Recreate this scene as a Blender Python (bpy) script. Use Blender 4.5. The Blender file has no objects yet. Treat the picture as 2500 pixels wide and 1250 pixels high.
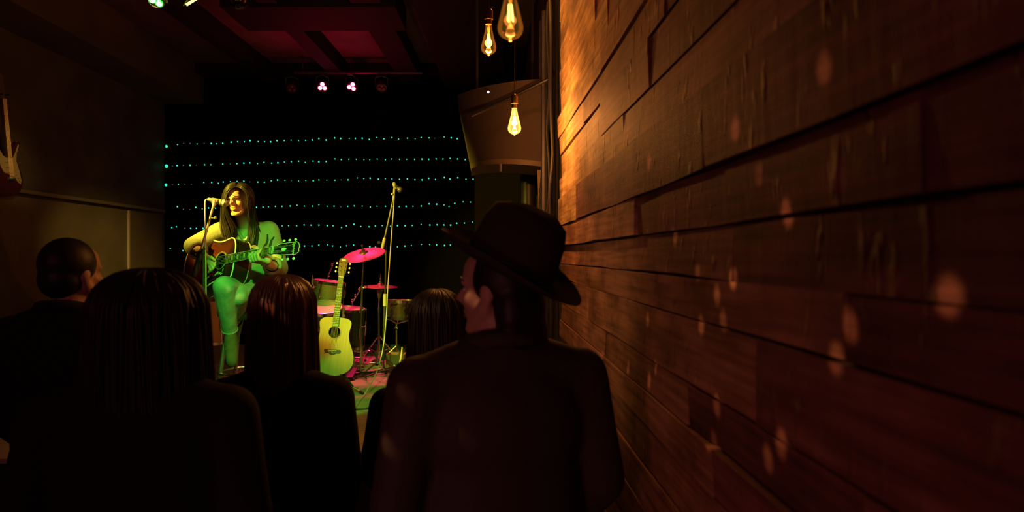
import bpy, bmesh, math, random
import numpy as np
from mathutils import Vector, Matrix, noise

random.seed(7)
scene = bpy.context.scene
COL = scene.collection
R = math.radians
F = 1667.0            # focal length in pixels of the 2500 px wide frame
EYE = 1.6             # camera height above the room floor
STAGE = 0.5           # stage height


def P(px, py, D):
    """point at depth D seen at pixel (px, py)"""
    return Vector(((px - 1250.0) / F * D, D, EYE + (625.0 - py) / F * D))


# ------------------------------------------------------------------ camera
cam_data = bpy.data.cameras.new('camera')
cam_data.sensor_width = 36.0
cam_data.lens = 36.0 * F / 2500.0
cam_data.clip_start = 0.02
cam_data.dof.use_dof = True
cam_data.dof.focus_distance = 4.6
cam_data.dof.aperture_fstop = 3.2
cam = bpy.data.objects.new('camera', cam_data)
COL.objects.link(cam)
cam.location = (0, 0, EYE)
cam.rotation_euler = (R(90), 0, 0)
scene.camera = cam

# ------------------------------------------------------------------ world and view
world = bpy.data.worlds.new('world')
scene.world = world
world.use_nodes = True
world.node_tree.nodes['Background'].inputs[0].default_value = (0.004, 0.001, 0.002, 1)
world.node_tree.nodes['Background'].inputs[1].default_value = 1.0
vs = scene.view_settings
vs.view_transform = 'Standard'
vs.look = 'None'
vs.gamma = 1
vs.exposure = 0
vs.use_curve_mapping = False


# ------------------------------------------------------------------ stage lights and added fill lights
def spot(name, loc, target, power, color, angle, blend=0.3, radius=0.04):
    d = bpy.data.lights.new(name, 'SPOT')
    d.energy = power
    d.color = color
    d.spot_size = R(angle)
    d.spot_blend = blend
    d.shadow_soft_size = radius
    o = bpy.data.objects.new(name, d)
    COL.objects.link(o)
    o.location = loc
    v = Vector(target) - Vector(loc)
    o.rotation_euler = v.to_track_quat('-Z', 'Y').to_euler()
    return o


def point(name, loc, power, color, radius=0.02):
    d = bpy.data.lights.new(name, 'POINT')
    d.energy = power
    d.color = color
    d.shadow_soft_size = radius
    o = bpy.data.objects.new(name, d)
    COL.objects.link(o)
    o.location = loc
    return o


def area(name, loc, target, power, color, size):
    d = bpy.data.lights.new(name, 'AREA')
    d.energy = power
    d.color = color
    d.size = size
    o = bpy.data.objects.new(name, d)
    COL.objects.link(o)
    o.location = loc
    v = Vector(target) - Vector(loc)
    o.rotation_euler = v.to_track_quat('-Z', 'Y').to_euler()
    return o


WARM = (1.0, 0.42, 0.145)
spot('yellow_key_light', (-3.1, 2.9, 2.9), (-1.40, 5.19, 1.97), 1150, (1.0, 0.74, 0.045), 37, 0.5)
spot('green_key_light', (-0.9, 1.9, 2.6), (-1.40, 4.558, 1.25), 360, (0.09, 1.0, 0.05), 24.5, 0.2)
spot('pink_par_light', (-2.22, 7.95, 3.55), (-1.75, 6.7, 1.0), 420, (1.0, 0.015, 0.12), 33, 0.25)
spot('pink_par_light', (-1.87, 7.95, 3.55), (-1.4, 6.9, 1.1), 420, (1.0, 0.015, 0.12), 33, 0.25)
spot('ceiling_fill_spot', (-1.95, 7.5, 2.85), (-1.75, 7.0, 4.0), 24, (1.0, 0.004, 0.075), 150, 0.9, 0.1)  # added uplight standing in for red spill on the ceiling
spot('yellow_wall_light', (-1.6, 3.0, 3.1), (-4.2, 7.45, 1.4), 520, (1.0, 0.70, 0.13), 21, 1.0)
spot('yellow_wall_light', (-1.75, 3.6, 3.1), (-4.2, 5.75, 2.36), 60, (1.0, 0.70, 0.16), 13, 1.0)
area('crowd_fill_light', (-2.2, -2.6, 2.7), (-0.9, 2.0, 1.3), 13, (1.0, 0.19, 0.30), 1.0)  # added soft red fill on the crowd from behind the camera
spot('low_fill_spot', (-1.2, -1.0, 0.95), (0.45, 1.9, 0.7), 30, (1.0, 0.31, 0.22), 54, 1.0, 0.15)  # added low fill for the lower planks and the hatted man's back
spot('wall_fill_spot', (-2.6, 1.0, 2.95), (0.38, 2.7, 1.5), 130, (1.0, 0.48, 0.19), 26, 1.0, 0.1)  # added warm fill on the far lower planks, no lamp there


# warm flecks from added narrow spots, each aimed singly from one unseen point
FLECK_SRC = Vector((-2.0, 1.3, 2.65))
for fx, fy, fp, fa in [(1840, 490, 1.0, 1.7), (2180, 668, 1.0, 1.65), (1975, 750, 1.1, 1.5), (1940, 828, 0.6, 1.3), (1725, 650, 0.9, 1.6), (1690, 692, 0.5, 1.3),
                       (1655, 765, 0.6, 1.3), (1702, 752, 0.4, 1.2), (1690, 958, 0.6, 1.5), (1680, 1045, 0.5, 1.4), (1830, 1040, 0.9, 1.4), (1800, 1076, 0.7, 1.4),
                       (1558, 385, 0.8, 2.0), (1750, 300, 0.5, 2.0), (1950, 150, 0.5, 1.8), (1540, 760, 0.5, 1.4), (1500, 880, 0.6, 1.5), (1445, 850, 0.6, 1.6),
                       (1560, 878, 0.5, 1.3), (1545, 905, 0.5, 1.2), (1785, 400, 0.4, 1.6), (1600, 560, 0.5, 1.4), (1650, 640, 0.4, 1.2)]:
    fD = 0.40 * F / (fx - 1184.0)
    spot('fleck_spot', FLECK_SRC, P(fx, fy, fD), 260 * fp, (1.0, 0.42, 0.16), max(1.0, fa * 0.6), 1.0, 0.006)
for fx, fy, fD, fp, fa in [(985, 1120, 1.45, 0.5, 1.8), (1092, 1040, 1.45, 0.4, 1.5), (800, 888, 5.6, 1.2, 1.6), (640, 735, 1.95, 0.8, 1.8), (1180, 745, 1.6, 0.3, 1.6)]:
    spot('fleck_spot', FLECK_SRC, P(fx, fy, fD), 260 * fp, (1.0, 0.42, 0.16), max(1.0, fa * 0.6), 1.0, 0.006)


# ------------------------------------------------------------------ materials
def mat(name, color, rough=0.6, metal=0.0, spec=0.5, var=0.0, var_scale=12.0, bump=0.0, bump_scale=40.0,
        stretch=(1, 1, 1), emit=None, estr=0.0, coat=0.0, color2=None, sheen=0.0):
    m = bpy.data.materials.new(name)
    m.use_nodes = True
    nt = m.node_tree
    b = nt.nodes['Principled BSDF']
    b.inputs['Base Color'].default_value = (*color, 1)
    b.inputs['Roughness'].default_value = rough
    b.inputs['Metallic'].default_value = metal
    b.inputs['Specular IOR Level'].default_value = spec
    b.inputs['Coat Weight'].default_value = coat
    b.inputs['Coat Roughness'].default_value = 0.08
    b.inputs['Sheen Weight'].default_value = sheen
    if emit:
        b.inputs['Emission Color'].default_value = (*emit, 1)
        b.inputs['Emission Strength'].default_value = estr
        m.cycles.emission_sampling = 'NONE'
    if var > 0 or bump > 0 or color2:
        tc = nt.nodes.new('ShaderNodeTexCoord')
        mp = nt.nodes.new('ShaderNodeMapping')
        mp.inputs['Scale'].default_value = stretch
        nt.links.new(tc.outputs['Object'], mp.inputs['Vector'])
    if var > 0 or color2:
        n = nt.nodes.new('ShaderNodeTexNoise')
        n.inputs['Scale'].default_value = var_scale
        n.inputs['Detail'].default_value = 5
        nt.links.new(mp.outputs['Vector'], n.inputs['Vector'])
        rmp = nt.nodes.new('ShaderNodeValToRGB')
        c2 = color2 or tuple(min(1, c * (1 + var)) for c in color)
        c1 = color if color2 else tuple(c * (1 - var) for c in color)
        rmp.color_ramp.elements[0].position = 0.35
        rmp.color_ramp.elements[1].position = 0.65
        rmp.color_ramp.elements[0].color = (*c1, 1)
        rmp.color_ramp.elements[1].color = (*c2, 1)
        nt.links.new(n.outputs['Fac'], rmp.inputs['Fac'])
        nt.links.new(rmp.outputs['Color'], b.inputs['Base Color'])
    if bump > 0:
        n2 = nt.nodes.new('ShaderNodeTexNoise')
        n2.inputs['Scale'].default_value = bump_scale
        n2.inputs['Detail'].default_value = 4
        nt.links.new(mp.outputs['Vector'], n2.inputs['Vector'])
        bp = nt.nodes.new('ShaderNodeBump')
        bp.inputs['Strength'].default_value = bump
        bp.inputs['Distance'].default_value = 0.01
        nt.links.new(n2.outputs['Fac'], bp.inputs['Height'])
        nt.links.new(bp.outputs['Normal'], b.inputs['Normal'])
    return m


def mat_glass(name, tint, glow=None, gstr=0.0):
    """thin blown glass: clear tinted film plus surface reflection"""
    m = bpy.data.materials.new(name)
    m.use_nodes = True
    nt = m.node_tree
    nt.nodes.remove(nt.nodes['Principled BSDF'])
    out = nt.nodes['Material Output']
    tr = nt.nodes.new('ShaderNodeBsdfTransparent')
    tr.inputs[0].default_value = (*tint, 1)
    gl = nt.nodes.new('ShaderNodeBsdfGlossy')
    gl.inputs['Roughness'].default_value = 0.04
    gl.inputs[0].default_value = (1, 0.85, 0.6, 1)
    fr = nt.nodes.new('ShaderNodeFresnel')
    fr.inputs[0].default_value = 1.5
    mx = nt.nodes.new('ShaderNodeMixShader')
    nt.links.new(fr.outputs[0], mx.inputs[0])
    nt.links.new(tr.outputs[0], mx.inputs[1])
    nt.links.new(gl.outputs[0], mx.inputs[2])
    last = mx
    if glow:
        em = nt.nodes.new('ShaderNodeEmission')
        em.inputs[0].default_value = (*glow, 1)
        em.inputs[1].default_value = gstr
        ad = nt.nodes.new('ShaderNodeAddShader')
        nt.links.new(mx.outputs[0], ad.inputs[0])
        nt.links.new(em.outputs[0], ad.inputs[1])
        last = ad
        m.cycles.emission_sampling = 'NONE'
    nt.links.new(last.outputs[0], out.inputs['Surface'])
    return m


def mat_plank():
    m = bpy.data.materials.new('barn_wood')
    m.use_nodes = True
    nt = m.node_tree
    L = nt.links.new
    b = nt.nodes['Principled BSDF']
    b.inputs['Roughness'].default_value = 0.7
    b.inputs['Specular IOR Level'].default_value = 0.15
    oi = nt.nodes.new('ShaderNodeObjectInfo')
    tc = nt.nodes.new('ShaderNodeTexCoord')
    sc = nt.nodes.new('ShaderNodeVectorMath'); sc.operation = 'SCALE'; sc.inputs['Scale'].default_value = 37.0
    cmb = nt.nodes.new('ShaderNodeCombineXYZ')
    for i in range(3):
        L(oi.outputs['Random'], cmb.inputs[i])
    L(cmb.outputs[0], sc.inputs[0])
    ad = nt.nodes.new('ShaderNodeVectorMath'); ad.operation = 'ADD'
    L(tc.outputs['Object'], ad.inputs[0]); L(sc.outputs[0], ad.inputs[1])

    def noise_node(scale3, scale, detail, rough=0.55):
        mp = nt.nodes.new('ShaderNodeMapping'); mp.inputs['Scale'].default_value = scale3
        L(ad.outputs[0], mp.inputs['Vector'])
        n = nt.nodes.new('ShaderNodeTexNoise'); n.inputs['Scale'].default_value = scale
        n.inputs['Detail'].default_value = detail; n.inputs['Roughness'].default_value = rough
        L(mp.outputs['Vector'], n.inputs['Vector'])
        return n
    grain = noise_node((1.2, 1, 26), 2.2, 6)            # long grain
    blot = noise_node((1, 1, 1.6), 3.6, 6)              # stains
    saw = noise_node((6, 1, 1.0), 4.0, 4)               # rough-sawn marks across the board
    lump = noise_node((9, 1, 2.6), 3.3, 2)            # dents and raised spots
    r1 = nt.nodes.new('ShaderNodeValToRGB')
    r1.color_ramp.elements[0].position = 0.3; r1.color_ramp.elements[0].color = (0.26, 0.21, 0.19, 1)
    r1.color_ramp.elements[1].position = 0.7; r1.color_ramp.elements[1].color = (1, 1, 1, 1)
    L(grain.outputs['Fac'], r1.inputs[0])
    r2 = nt.nodes.new('ShaderNodeValToRGB')
    r2.color_ramp.elements[0].position = 0.33; r2.color_ramp.elements[0].color = (0.3, 0.24, 0.22, 1)
    r2.color_ramp.elements[1].position = 0.62; r2.color_ramp.elements[1].color = (1, 1, 1, 1)
    L(blot.outputs['Fac'], r2.inputs[0])
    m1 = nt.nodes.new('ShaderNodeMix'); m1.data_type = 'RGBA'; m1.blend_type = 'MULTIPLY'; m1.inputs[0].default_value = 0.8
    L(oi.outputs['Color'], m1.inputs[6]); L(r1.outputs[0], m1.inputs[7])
    m2 = nt.nodes.new('ShaderNodeMix'); m2.data_type = 'RGBA'; m2.blend_type = 'MULTIPLY'; m2.inputs[0].default_value = 0.85
    L(m1.outputs[2], m2.inputs[6]); L(r2.outputs[0], m2.inputs[7])
    L(m2.outputs[2], b.inputs['Base Color'])
    rr = nt.nodes.new('ShaderNodeValToRGB')
    rr.color_ramp.elements[0].position = 0.62
    rr.color_ramp.elements[1].position = 0.80
    L(lump.outputs['Fac'], rr.inputs[0])
    b1 = nt.nodes.new('ShaderNodeBump'); b1.inputs['Strength'].default_value = 0.14; b1.inputs['Distance'].default_value = 0.012
    L(saw.outputs['Fac'], b1.inputs['Height'])
    b2 = nt.nodes.new('ShaderNodeBump'); b2.inputs['Strength'].default_value = 0.8; b2.inputs['Distance'].default_value = 0.012
    L(rr.outputs[0], b2.inputs['Height']); L(b1.outputs[0], b2.inputs['Normal'])
    b3 = nt.nodes.new('ShaderNodeBump'); b3.inputs['Strength'].default_value = 0.2; b3.inputs['Distance'].default_value = 0.004
    L(grain.outputs['Fac'], b3.inputs['Height']); L(b2.outputs[0], b3.inputs['Normal'])
    L(b3.outputs[0], b.inputs['Normal'])
    return m


def mat_sunburst(name, inner, mid, outer):
    """wood top whose finish darkens toward the body edge (object coordinates of the soundboard)"""
    m = bpy.data.materials.new(name)
    m.use_nodes = True
    nt = m.node_tree
    L = nt.links.new
    b = nt.nodes['Principled BSDF']
    b.inputs['Roughness'].default_value = 0.22
    at = nt.nodes.new('ShaderNodeAttribute'); at.attribute_name = 'edge'
    rp = nt.nodes.new('ShaderNodeValToRGB')
    e = rp.color_ramp.elements
    e[0].position = 0.0; e[0].color = (*outer, 1)
    e[1].position = 1.0; e[1].color = (*inner, 1)
    k = e.new(0.6); k.color = (*mid, 1)
    L(at.outputs['Fac'], rp.inputs[0]); L(rp.outputs[0], b.inputs['Base Color'])
    return m


M = {}
M['black'] = mat('matte_black_paint', (0.012, 0.010, 0.011), 0.8, bump=0.1, bump_scale=60)
M['backdrop'] = mat('black_backdrop', (0.004, 0.003, 0.0035), 0.95, spec=0.05)
M['ceiling'] = mat('dark_ceiling_paint', (0.10, 0.07, 0.07), 0.8, var=0.25, var_scale=2.5)
M['beam'] = mat('dark_beam_paint', (0.012, 0.009, 0.010), 0.8, spec=0.2)
M['leftwall'] = mat('brown_wall_paint', (0.10, 0.075, 0.06), 0.7, var=0.2, var_scale=3)
M['panel'] = mat('tan_wall_panel', (0.16, 0.115, 0.07), 0.6, var=0.12, var_scale=3)
M['floor'] = mat('dark_floor', (0.03, 0.022, 0.02), 0.5, var=0.3, var_scale=4)
M['deck'] = mat('stage_deck', (0.42, 0.37, 0.33), 0.5, var=0.18, var_scale=3, bump=0.08, bump_scale=30)
M['plank'] = mat_plank()
M['chrome'] = mat('chrome', (0.75, 0.75, 0.75), 0.16, 1.0)
M['dullmetal'] = mat('worn_steel', (0.45, 0.43, 0.42), 0.32, 1.0)
M['blackmetal'] = mat('black_enamel', (0.035, 0.033, 0.033), 0.3, 0.0, 0.6)
M['greymetal'] = mat('grey_enamel', (0.42, 0.42, 0.40), 0.3, 0.35)
M['rubber'] = mat('black_rubber', (0.02, 0.02, 0.02), 0.7)
M['grip'] = mat('pale_plastic_grip', (0.5, 0.5, 0.5), 0.45)
M['cable'] = mat('pale_cable', (0.55, 0.55, 0.5), 0.45)
M['blackcable'] = mat('black_cable', (0.02, 0.018, 0.018), 0.5)
M['cymbal'] = mat('bronze_cymbal', (0.30, 0.15, 0.12), 0.4, 0.85, var=0.12, var_scale=5)
M['drumhead'] = mat('white_drum_head', (0.55, 0.5, 0.5), 0.5, var=0.06, var_scale=6)
M['sparkle'] = mat('champagne_sparkle_wrap', (0.2, 0.155, 0.085), 0.35, 0.3, color2=(0.32, 0.26, 0.15), var_scale=160)
M['darkwrap'] = mat('dark_sparkle_wrap', (0.022, 0.016, 0.017), 0.3, 0.3, color2=(0.06, 0.045, 0.042), var_scale=140)
M['tanwrap'] = mat('tan_wood_shell', (0.50, 0.33, 0.14), 0.4, var=0.2, var_scale=9, stretch=(1, 1, 0.2))
M['skin'] = mat('skin', (0.62, 0.40, 0.30), 0.5, spec=0.4, var=0.04, var_scale=20)
M['skin2'] = mat('skin_in_crowd', (0.42, 0.25, 0.18), 0.55)
M['lip'] = mat('lip', (0.45, 0.14, 0.12), 0.4)
M['teeth'] = mat('teeth', (0.85, 0.82, 0.76), 0.3)
M['eyewhite'] = mat('eye_white', (0.75, 0.72, 0.68), 0.3)
M['iris'] = mat('dark_iris', (0.015, 0.01, 0.008), 0.15)
M['darkhair'] = mat('dark_brown_hair', (0.013, 0.008, 0.006), 0.45, spec=0.4)
M['crowdhair'] = mat('brown_hair', (0.10, 0.042, 0.032), 0.34, spec=0.5)
M['crowdhair2'] = mat('black_hair', (0.012, 0.008, 0.008), 0.5, spec=0.3)
M['sweater'] = mat('grey_knit_sweater', (0.29, 0.30, 0.25), 0.9, bump=0.15, bump_scale=70, stretch=(1.5, 1.5, 0.4), spec=0.15)
M['jeans'] = mat('washed_denim', (0.24, 0.34, 0.36), 0.85, var=0.2, var_scale=16, bump=0.08, bump_scale=60, spec=0.2)
M['suede'] = mat('taupe_suede_boot', (0.10, 0.078, 0.06), 0.9, var=0.2, var_scale=22, bump=0.2)
M['jacket'] = mat('dark_jacket', (0.034, 0.022, 0.021), 0.75, bump=0.5, bump_scale=9, spec=0.3)
M['blackcloth'] = mat('black_cloth', (0.014, 0.010, 0.011), 0.9, bump=0.3, bump_scale=14, spec=0.15)
M['felt'] = mat('dark_felt_hat', (0.035, 0.024, 0.022), 0.95, bump=0.1, bump_scale=120, spec=0.1)
M['denimdark'] = mat('dark_trousers', (0.02, 0.02, 0.026), 0.85, spec=0.2)
M['shoe'] = mat('black_shoe', (0.015, 0.013, 0.012), 0.4)
M['burst'] = mat_sunburst('sunburst_top', (0.46, 0.12, 0.025), (0.13, 0.02, 0.007), (0.010, 0.005, 0.004))
M['mahogany'] = mat('dark_mahogany', (0.025, 0.010, 0.007), 0.22)
M['binding'] = mat('cream_binding', (0.85, 0.8, 0.62), 0.35)
M['spruce'] = mat('natural_spruce', (0.36, 0.255, 0.09), 0.3, var=0.12, var_scale=5, stretch=(0.4, 4, 9))
M['maple'] = mat('pale_maple', (0.16, 0.12, 0.065), 0.4)
M['rosewood'] = mat('rosewood', (0.07, 0.035, 0.022), 0.4, var=0.2, var_scale=30)
M['ebony'] = mat('dark_bridge_wood', (0.022, 0.013, 0.010), 0.4)
M['fret'] = mat('nickel_fret', (0.75, 0.73, 0.65), 0.3, 0.9)
M['pearl'] = mat('pearl_inlay', (0.85, 0.85, 0.78), 0.25)
M['string'] = mat('bronze_string', (0.85, 0.75, 0.5), 0.3, 0.7)
M['inside'] = mat('bare_wood_inside', (0.03, 0.018, 0.010), 0.9)
M['pickguard'] = mat('black_pickguard', (0.02, 0.014, 0.010), 0.2)
M['ornament'] = mat('etched_ornament', (0.72, 0.66, 0.42), 0.35)
M['cream'] = mat('cream_plastic', (0.62, 0.5, 0.3), 0.4)
M['redbody'] = mat('dark_red_lacquer', (0.09, 0.012, 0.012), 0.25)
M['vinyl'] = mat('black_vinyl', (0.02, 0.018, 0.018), 0.45)
M['crate'] = mat('plywood_crate', (0.28, 0.19, 0.11), 0.7, var=0.25, var_scale=9)
M['tolex'] = mat('dark_carpet_covering', (0.075, 0.055, 0.045), 0.9, bump=0.25, bump_scale=90, spec=0.15)
M['brass'] = mat('aged_brass_socket', (0.25, 0.16, 0.06), 0.35, 0.9)
M['amberglass'] = mat_glass('amber_bulb_glass', (0.86, 0.66, 0.34), (1.0, 0.5, 0.10), 0.035)
M['amberglow'] = mat_glass('glowing_bulb_glass', (0.95, 0.8, 0.5), (1.0, 0.55, 0.14), 0.62)
M['clearglass'] = mat_glass('clear_globe_glass', (0.8, 0.78, 0.72))
M['filament'] = mat('hot_filament', (1, 0.7, 0.3), emit=(1.0, 0.62, 0.2), estr=22)
M['filament_dim'] = mat('warm_filament', (1, 0.7, 0.3), emit=(1.0, 0.58, 0.16), estr=9)
M['stemglass'] = mat('glowing_glass_stem', (0.9, 0.6, 0.3), 0.3, emit=(1.0, 0.5, 0.1), estr=0.15)
M['led'] = mat('teal_led', (0.02, 0.3, 0.25), emit=(0.05, 0.95, 0.70), estr=1.0)
M['led_dim'] = mat('fading_led', (0.2, 0.3, 0.3), emit=(0.20, 0.32, 0.30), estr=0.45)
M['led_big'] = mat('bright_teal_led', (0.02, 0.3, 0.25), emit=(0.02, 0.9, 0.55), estr=1.1)
M['pinklens'] = mat('pink_lens', (1, 0.3, 0.5), emit=(1.0, 0.35, 0.62), estr=4.0)
M['pinkrim'] = mat('pink_lens_rim', (0.6, 0.05, 0.2), emit=(0.9, 0.01, 0.14), estr=0.8)
M['offlens'] = mat('dark_lens', (0.12, 0.10, 0.11), 0.1)
M['greenlens'] = mat('green_lens', (0.3, 1, 0.4), emit=(0.25, 1.0, 0.30), estr=4.0)
M['greenrim'] = mat('green_lens_rim', (0.02, 0.4, 0.06), emit=(0.0, 0.6, 0.08), estr=0.7)
M['yellowedge'] = mat('yellow_glow_edge', (1, 0.9, 0.3), emit=(1.0, 0.85, 0.18), estr=3.0)
M['whitelens'] = mat('white_indicator', (1, 1, 1), emit=(0.8, 0.85, 1.0), estr=1.5)


# ------------------------------------------------------------------ geometry helpers
def world_matrix(o):
    if o.parent:
        return world_matrix(o.parent) @ o.matrix_parent_inverse @ o.matrix_basis
    return o.matrix_basis.copy()


def tag(o, label=None, cat=None, group=None, kind=None):
    if label: o['label'] = label
    if cat: o['category'] = cat
    if group: o['group'] = group
    if kind: o['kind'] = kind
    return o


def thing(name, label, cat, loc=(0, 0, 0), mtx=None, group=None):
    o = bpy.data.objects.new(name, None)
    o.empty_display_size = 0.1
    COL.objects.link(o)
    o.matrix_basis = mtx if mtx is not None else Matrix.Translation(Vector(loc))
    return tag(o, label, cat, group)


def link_mesh(name, me, material, parent=None, world=False):
    o = bpy.data.objects.new(name, me)
    COL.objects.link(o)
    if material:
        me.materials.append(material)
    if parent:
        o.parent = parent
        if world:
            o.matrix_parent_inverse = world_matrix(parent).inverted()
    return o


def frame_of(axis):
    a = axis.normalized()
    t = Vector((0, 0, 1)) if abs(a.z) < 0.9 else Vector((1, 0, 0))
    u = a.cross(t).normalized()
    return u, a.cross(u).normalized()


class G:
    def __init__(self):
        self.v = []
        self.f = []

    def add(self, vs_, fs_):
        k = len(self.v)
        self.v.extend([tuple(p) for p in vs_])
        self.f.extend([tuple(i + k for i in f) for f in fs_])
        return self

    def rings(self, rings, cap=True, closed=False):
        n = len(rings[0])
        vs_ = [p for r in rings for p in r]
        fs_ = []
        m = len(rings)
        for i in range(m if closed else m - 1):
            j = (i + 1) % m
            for k in range(n):
                fs_.append((i * n + k, i * n + (k + 1) % n, j * n + (k + 1) % n, j * n + k))
        if cap and not closed:
            fs_.append(tuple(range(n - 1, -1, -1)))
            fs_.append(tuple((m - 1) * n + k for k in range(n)))
        return self.add(vs_, fs_)

    def tube(self, pts, rad, seg=8, cap=True, closed=False, flat=1.0):
        pts = [Vector(p) for p in pts]
        if not isinstance(rad, (list, tuple)):
            rad = [rad] * len(pts)
        rings = []
        u = None
        m = len(pts)
        for i, p in enumerate(pts):
            if closed:
                d = pts[(i + 1) % m] - pts[i - 1]
            else:
                d = pts[min(i + 1, m - 1)] - pts[max(i - 1, 0)]
            if d.length < 1e-9:
                d = Vector((0, 0, 1))
            d.normalize()
            if u is None:
                u, w = frame_of(d)
            else:
                u = (u - d * u.dot(d))
                if u.length < 1e-6:
                    u, w = frame_of(d)
                u.normalize()
            w = d.cross(u)
            rings.append([p + (u * math.cos(2 * math.pi * k / seg) + w * flat * math.sin(2 * math.pi * k / seg)) * rad[i]
                          for k in range(seg)])
        return self.rings(rings, cap, closed)

    def lathe(self, prof, seg=24, mtx=Matrix.Identity(4), cap=True):
        rings = []
        for r, z in prof:
            rings.append([mtx @ Vector((max(r, 1e-5) * math.cos(2 * math.pi * k / seg), max(r, 1e-5) * math.sin(2 * math.pi * k / seg), z))
                          for k in range(seg)])
        return self.rings(rings, cap)

    def box(self, c, s, mtx=Matrix.Identity(4)):
        c = Vector(c)
        hx, hy, hz = s[0] / 2, s[1] / 2, s[2] / 2
        vs_ = [mtx @ (c + Vector((x * hx, y * hy, z * hz))) for z in (-1, 1) for y in (-1, 1) for x in (-1, 1)]
        fs_ = [(0, 2, 3, 1), (4, 5, 7, 6), (0, 1, 5, 4), (2, 6, 7, 3), (0, 4, 6, 2), (1, 3, 7, 5)]
        return self.add(vs_, fs_)

    def sphere(self, c, r, seg=12, rg=8, mtx=None):
        """ellipsoid: r a number or three radii; mtx places it"""
        if not isinstance(r, (list, tuple)):
            r = (r, r, r)
        c = Vector(c)
        rings = []
        for i in range(rg + 1):
            th = math.pi * i / rg
            s = max(math.sin(th), 1e-4)
            ring = []
            for k in range(seg):
                a = 2 * math.pi * k / seg
                p = c + Vector((r[0] * s * math.cos(a), r[1] * s * math.sin(a), r[2] * math.cos(th)))
                ring.append(mtx @ p if mtx is not None else p)
            rings.append(ring)
        return self.rings(rings, True)

    def cap(self, p0, r0, p1, r1, seg=14):
        """tapered capsule"""
        p0, p1 = Vector(p0), Vector(p1)
        d = p1 - p0
        if d.length < 1e-6:
            return self.sphere(p0, r0)
        a = d.normalized()
        u, w = frame_of(a)
        st = []
        for i in range(6):
            t = math.pi / 2 * i / 5
            st.append((p0 - a * r0 * math.cos(t), max(r0 * math.sin(t), 1e-4)))
        for i in range(6):
            t = math.pi / 2 * i / 5
            st.append((p1 + a * r1 * math.sin(t), max(r1 * math.cos(t), 1e-4)))
        return self.rings([[p + (u * math.cos(2 * math.pi * k / seg) + w * math.sin(2 * math.pi * k / seg)) * r for k in range(seg)]
                           for p, r in st], True)

    def chain(self, pts, rad):
        for i in range(len(pts) - 1):
            self.cap(pts[i], rad[i], pts[i + 1], rad[i + 1])
        return self

    def prism(self, outline, y0, y1, mtx=Matrix.Identity(4)):
        """outline in local x,z ; extruded along y"""
        n = len(outline)
        vs_ = [mtx @ Vector((x, y0, z)) for x, z in outline] + [mtx @ Vector((x, y1, z)) for x, z in outline]
        fs_ = [tuple(range(n)), tuple(range(2 * n - 1, n - 1, -1))]
        for k in range(n):
            fs_.append((k, (k + 1) % n, n + (k + 1) % n, n + k))
        return self.add(vs_, fs_)

    def mesh(self, name, smooth=False, bevel=0.0, angle=40):
        me = bpy.data.meshes.new(name)
        bm = bmesh.new()
        bv = [bm.verts.new(p) for p in self.v]
        for f in self.f:
            try:
                bm.faces.new([bv[i] for i in f])
            except ValueError:
                pass
        bmesh.ops.recalc_face_normals(bm, faces=bm.faces)
        if bevel > 0:
            bmesh.ops.bevel(bm, geom=list(bm.edges), offset=bevel, segments=2, profile=0.5, affect='EDGES')
        for f in bm.faces:
            f.smooth = smooth
        if smooth:
            lim = R(angle)
            for e in bm.edges:
                if len(e.link_faces) == 2 and e.calc_face_angle(0) > lim:
                    e.smooth = False
        bm.to_mesh(me)
        bm.free()
        return me

    def build(self, name, material, parent=None, world=False, smooth=True, bevel=0.0, angle=40):
        return link_mesh(name, self.mesh(name, smooth, bevel, angle), material, parent, world)

    def blob(self, name, material, voxel, parent=None, world=False, smooth_iter=4, cut=None, soften=None):
        """union of everything added, as one continuous skin"""
        me0 = self.mesh('tmp')
        t = bpy.data.objects.new('tmp', me0)
        COL.objects.link(t)
        rm = t.modifiers.new('r', 'REMESH')
        rm.mode = 'VOXEL'
        rm.voxel_size = voxel
        if smooth_iter:
            sm = t.modifiers.new('s', 'SMOOTH')
            sm.factor = 0.5
            sm.iterations = smooth_iter
        dg = bpy.context.evaluated_depsgraph_get()
        me = bpy.data.meshes.new_from_object(t.evaluated_get(dg))
        me.name = name
        bpy.data.objects.remove(t)
        bpy.data.meshes.remove(me0)
        me.materials.clear()
        if cut:
            bm = bmesh.new(); bm.from_mesh(me)
            dead = [f for f in bm.faces if cut(f.calc_center_median())]
            bmesh.ops.delete(bm, geom=dead, context='FACES')
            bm.to_mesh(me); bm.free()
        if soften:      # extra smoothing near one place (the face)
            c, rad, it = soften
            bm = bmesh.new(); bm.from_mesh(me)
            near = [v for v in bm.verts if (v.co - c).length < rad]
            for _ in range(it):
                bmesh.ops.smooth_vert(bm, verts=near, factor=0.5, use_axis_x=True, use_axis_y=True, use_axis_z=True)
            bm.to_mesh(me); bm.free()
        me.polygons.foreach_set('use_smooth', [True] * len(me.polygons))
        return link_mesh(name, me, material, parent, world)


def struct(name, g, material, bevel=0.0, parent=None, smooth=False):
    o = g.build(name, material, parent, bevel=bevel, smooth=smooth)
    if not parent:
        o['kind'] = 'structure'
    return o


def catmull(pts, n):
    """n samples on a smooth curve through pts"""
    pts = [Vector(p) for p in pts]
    out = []
    m = len(pts) - 1
    for i in range(n):
        t = i / (n - 1) * m
        k = min(int(t), m - 1)
        s = t - k
        p0 = pts[max(k - 1, 0)]; p1 = pts[k]; p2 = pts[k + 1]; p3 = pts[min(k + 2, m)]
        out.append(0.5 * ((2 * p1) + (p2 - p0) * s + (2 * p0 - 5 * p1 + 4 * p2 - p3) * s * s + (3 * p1 - p0 - 3 * p2 + p3) * s ** 3))
    return out


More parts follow.
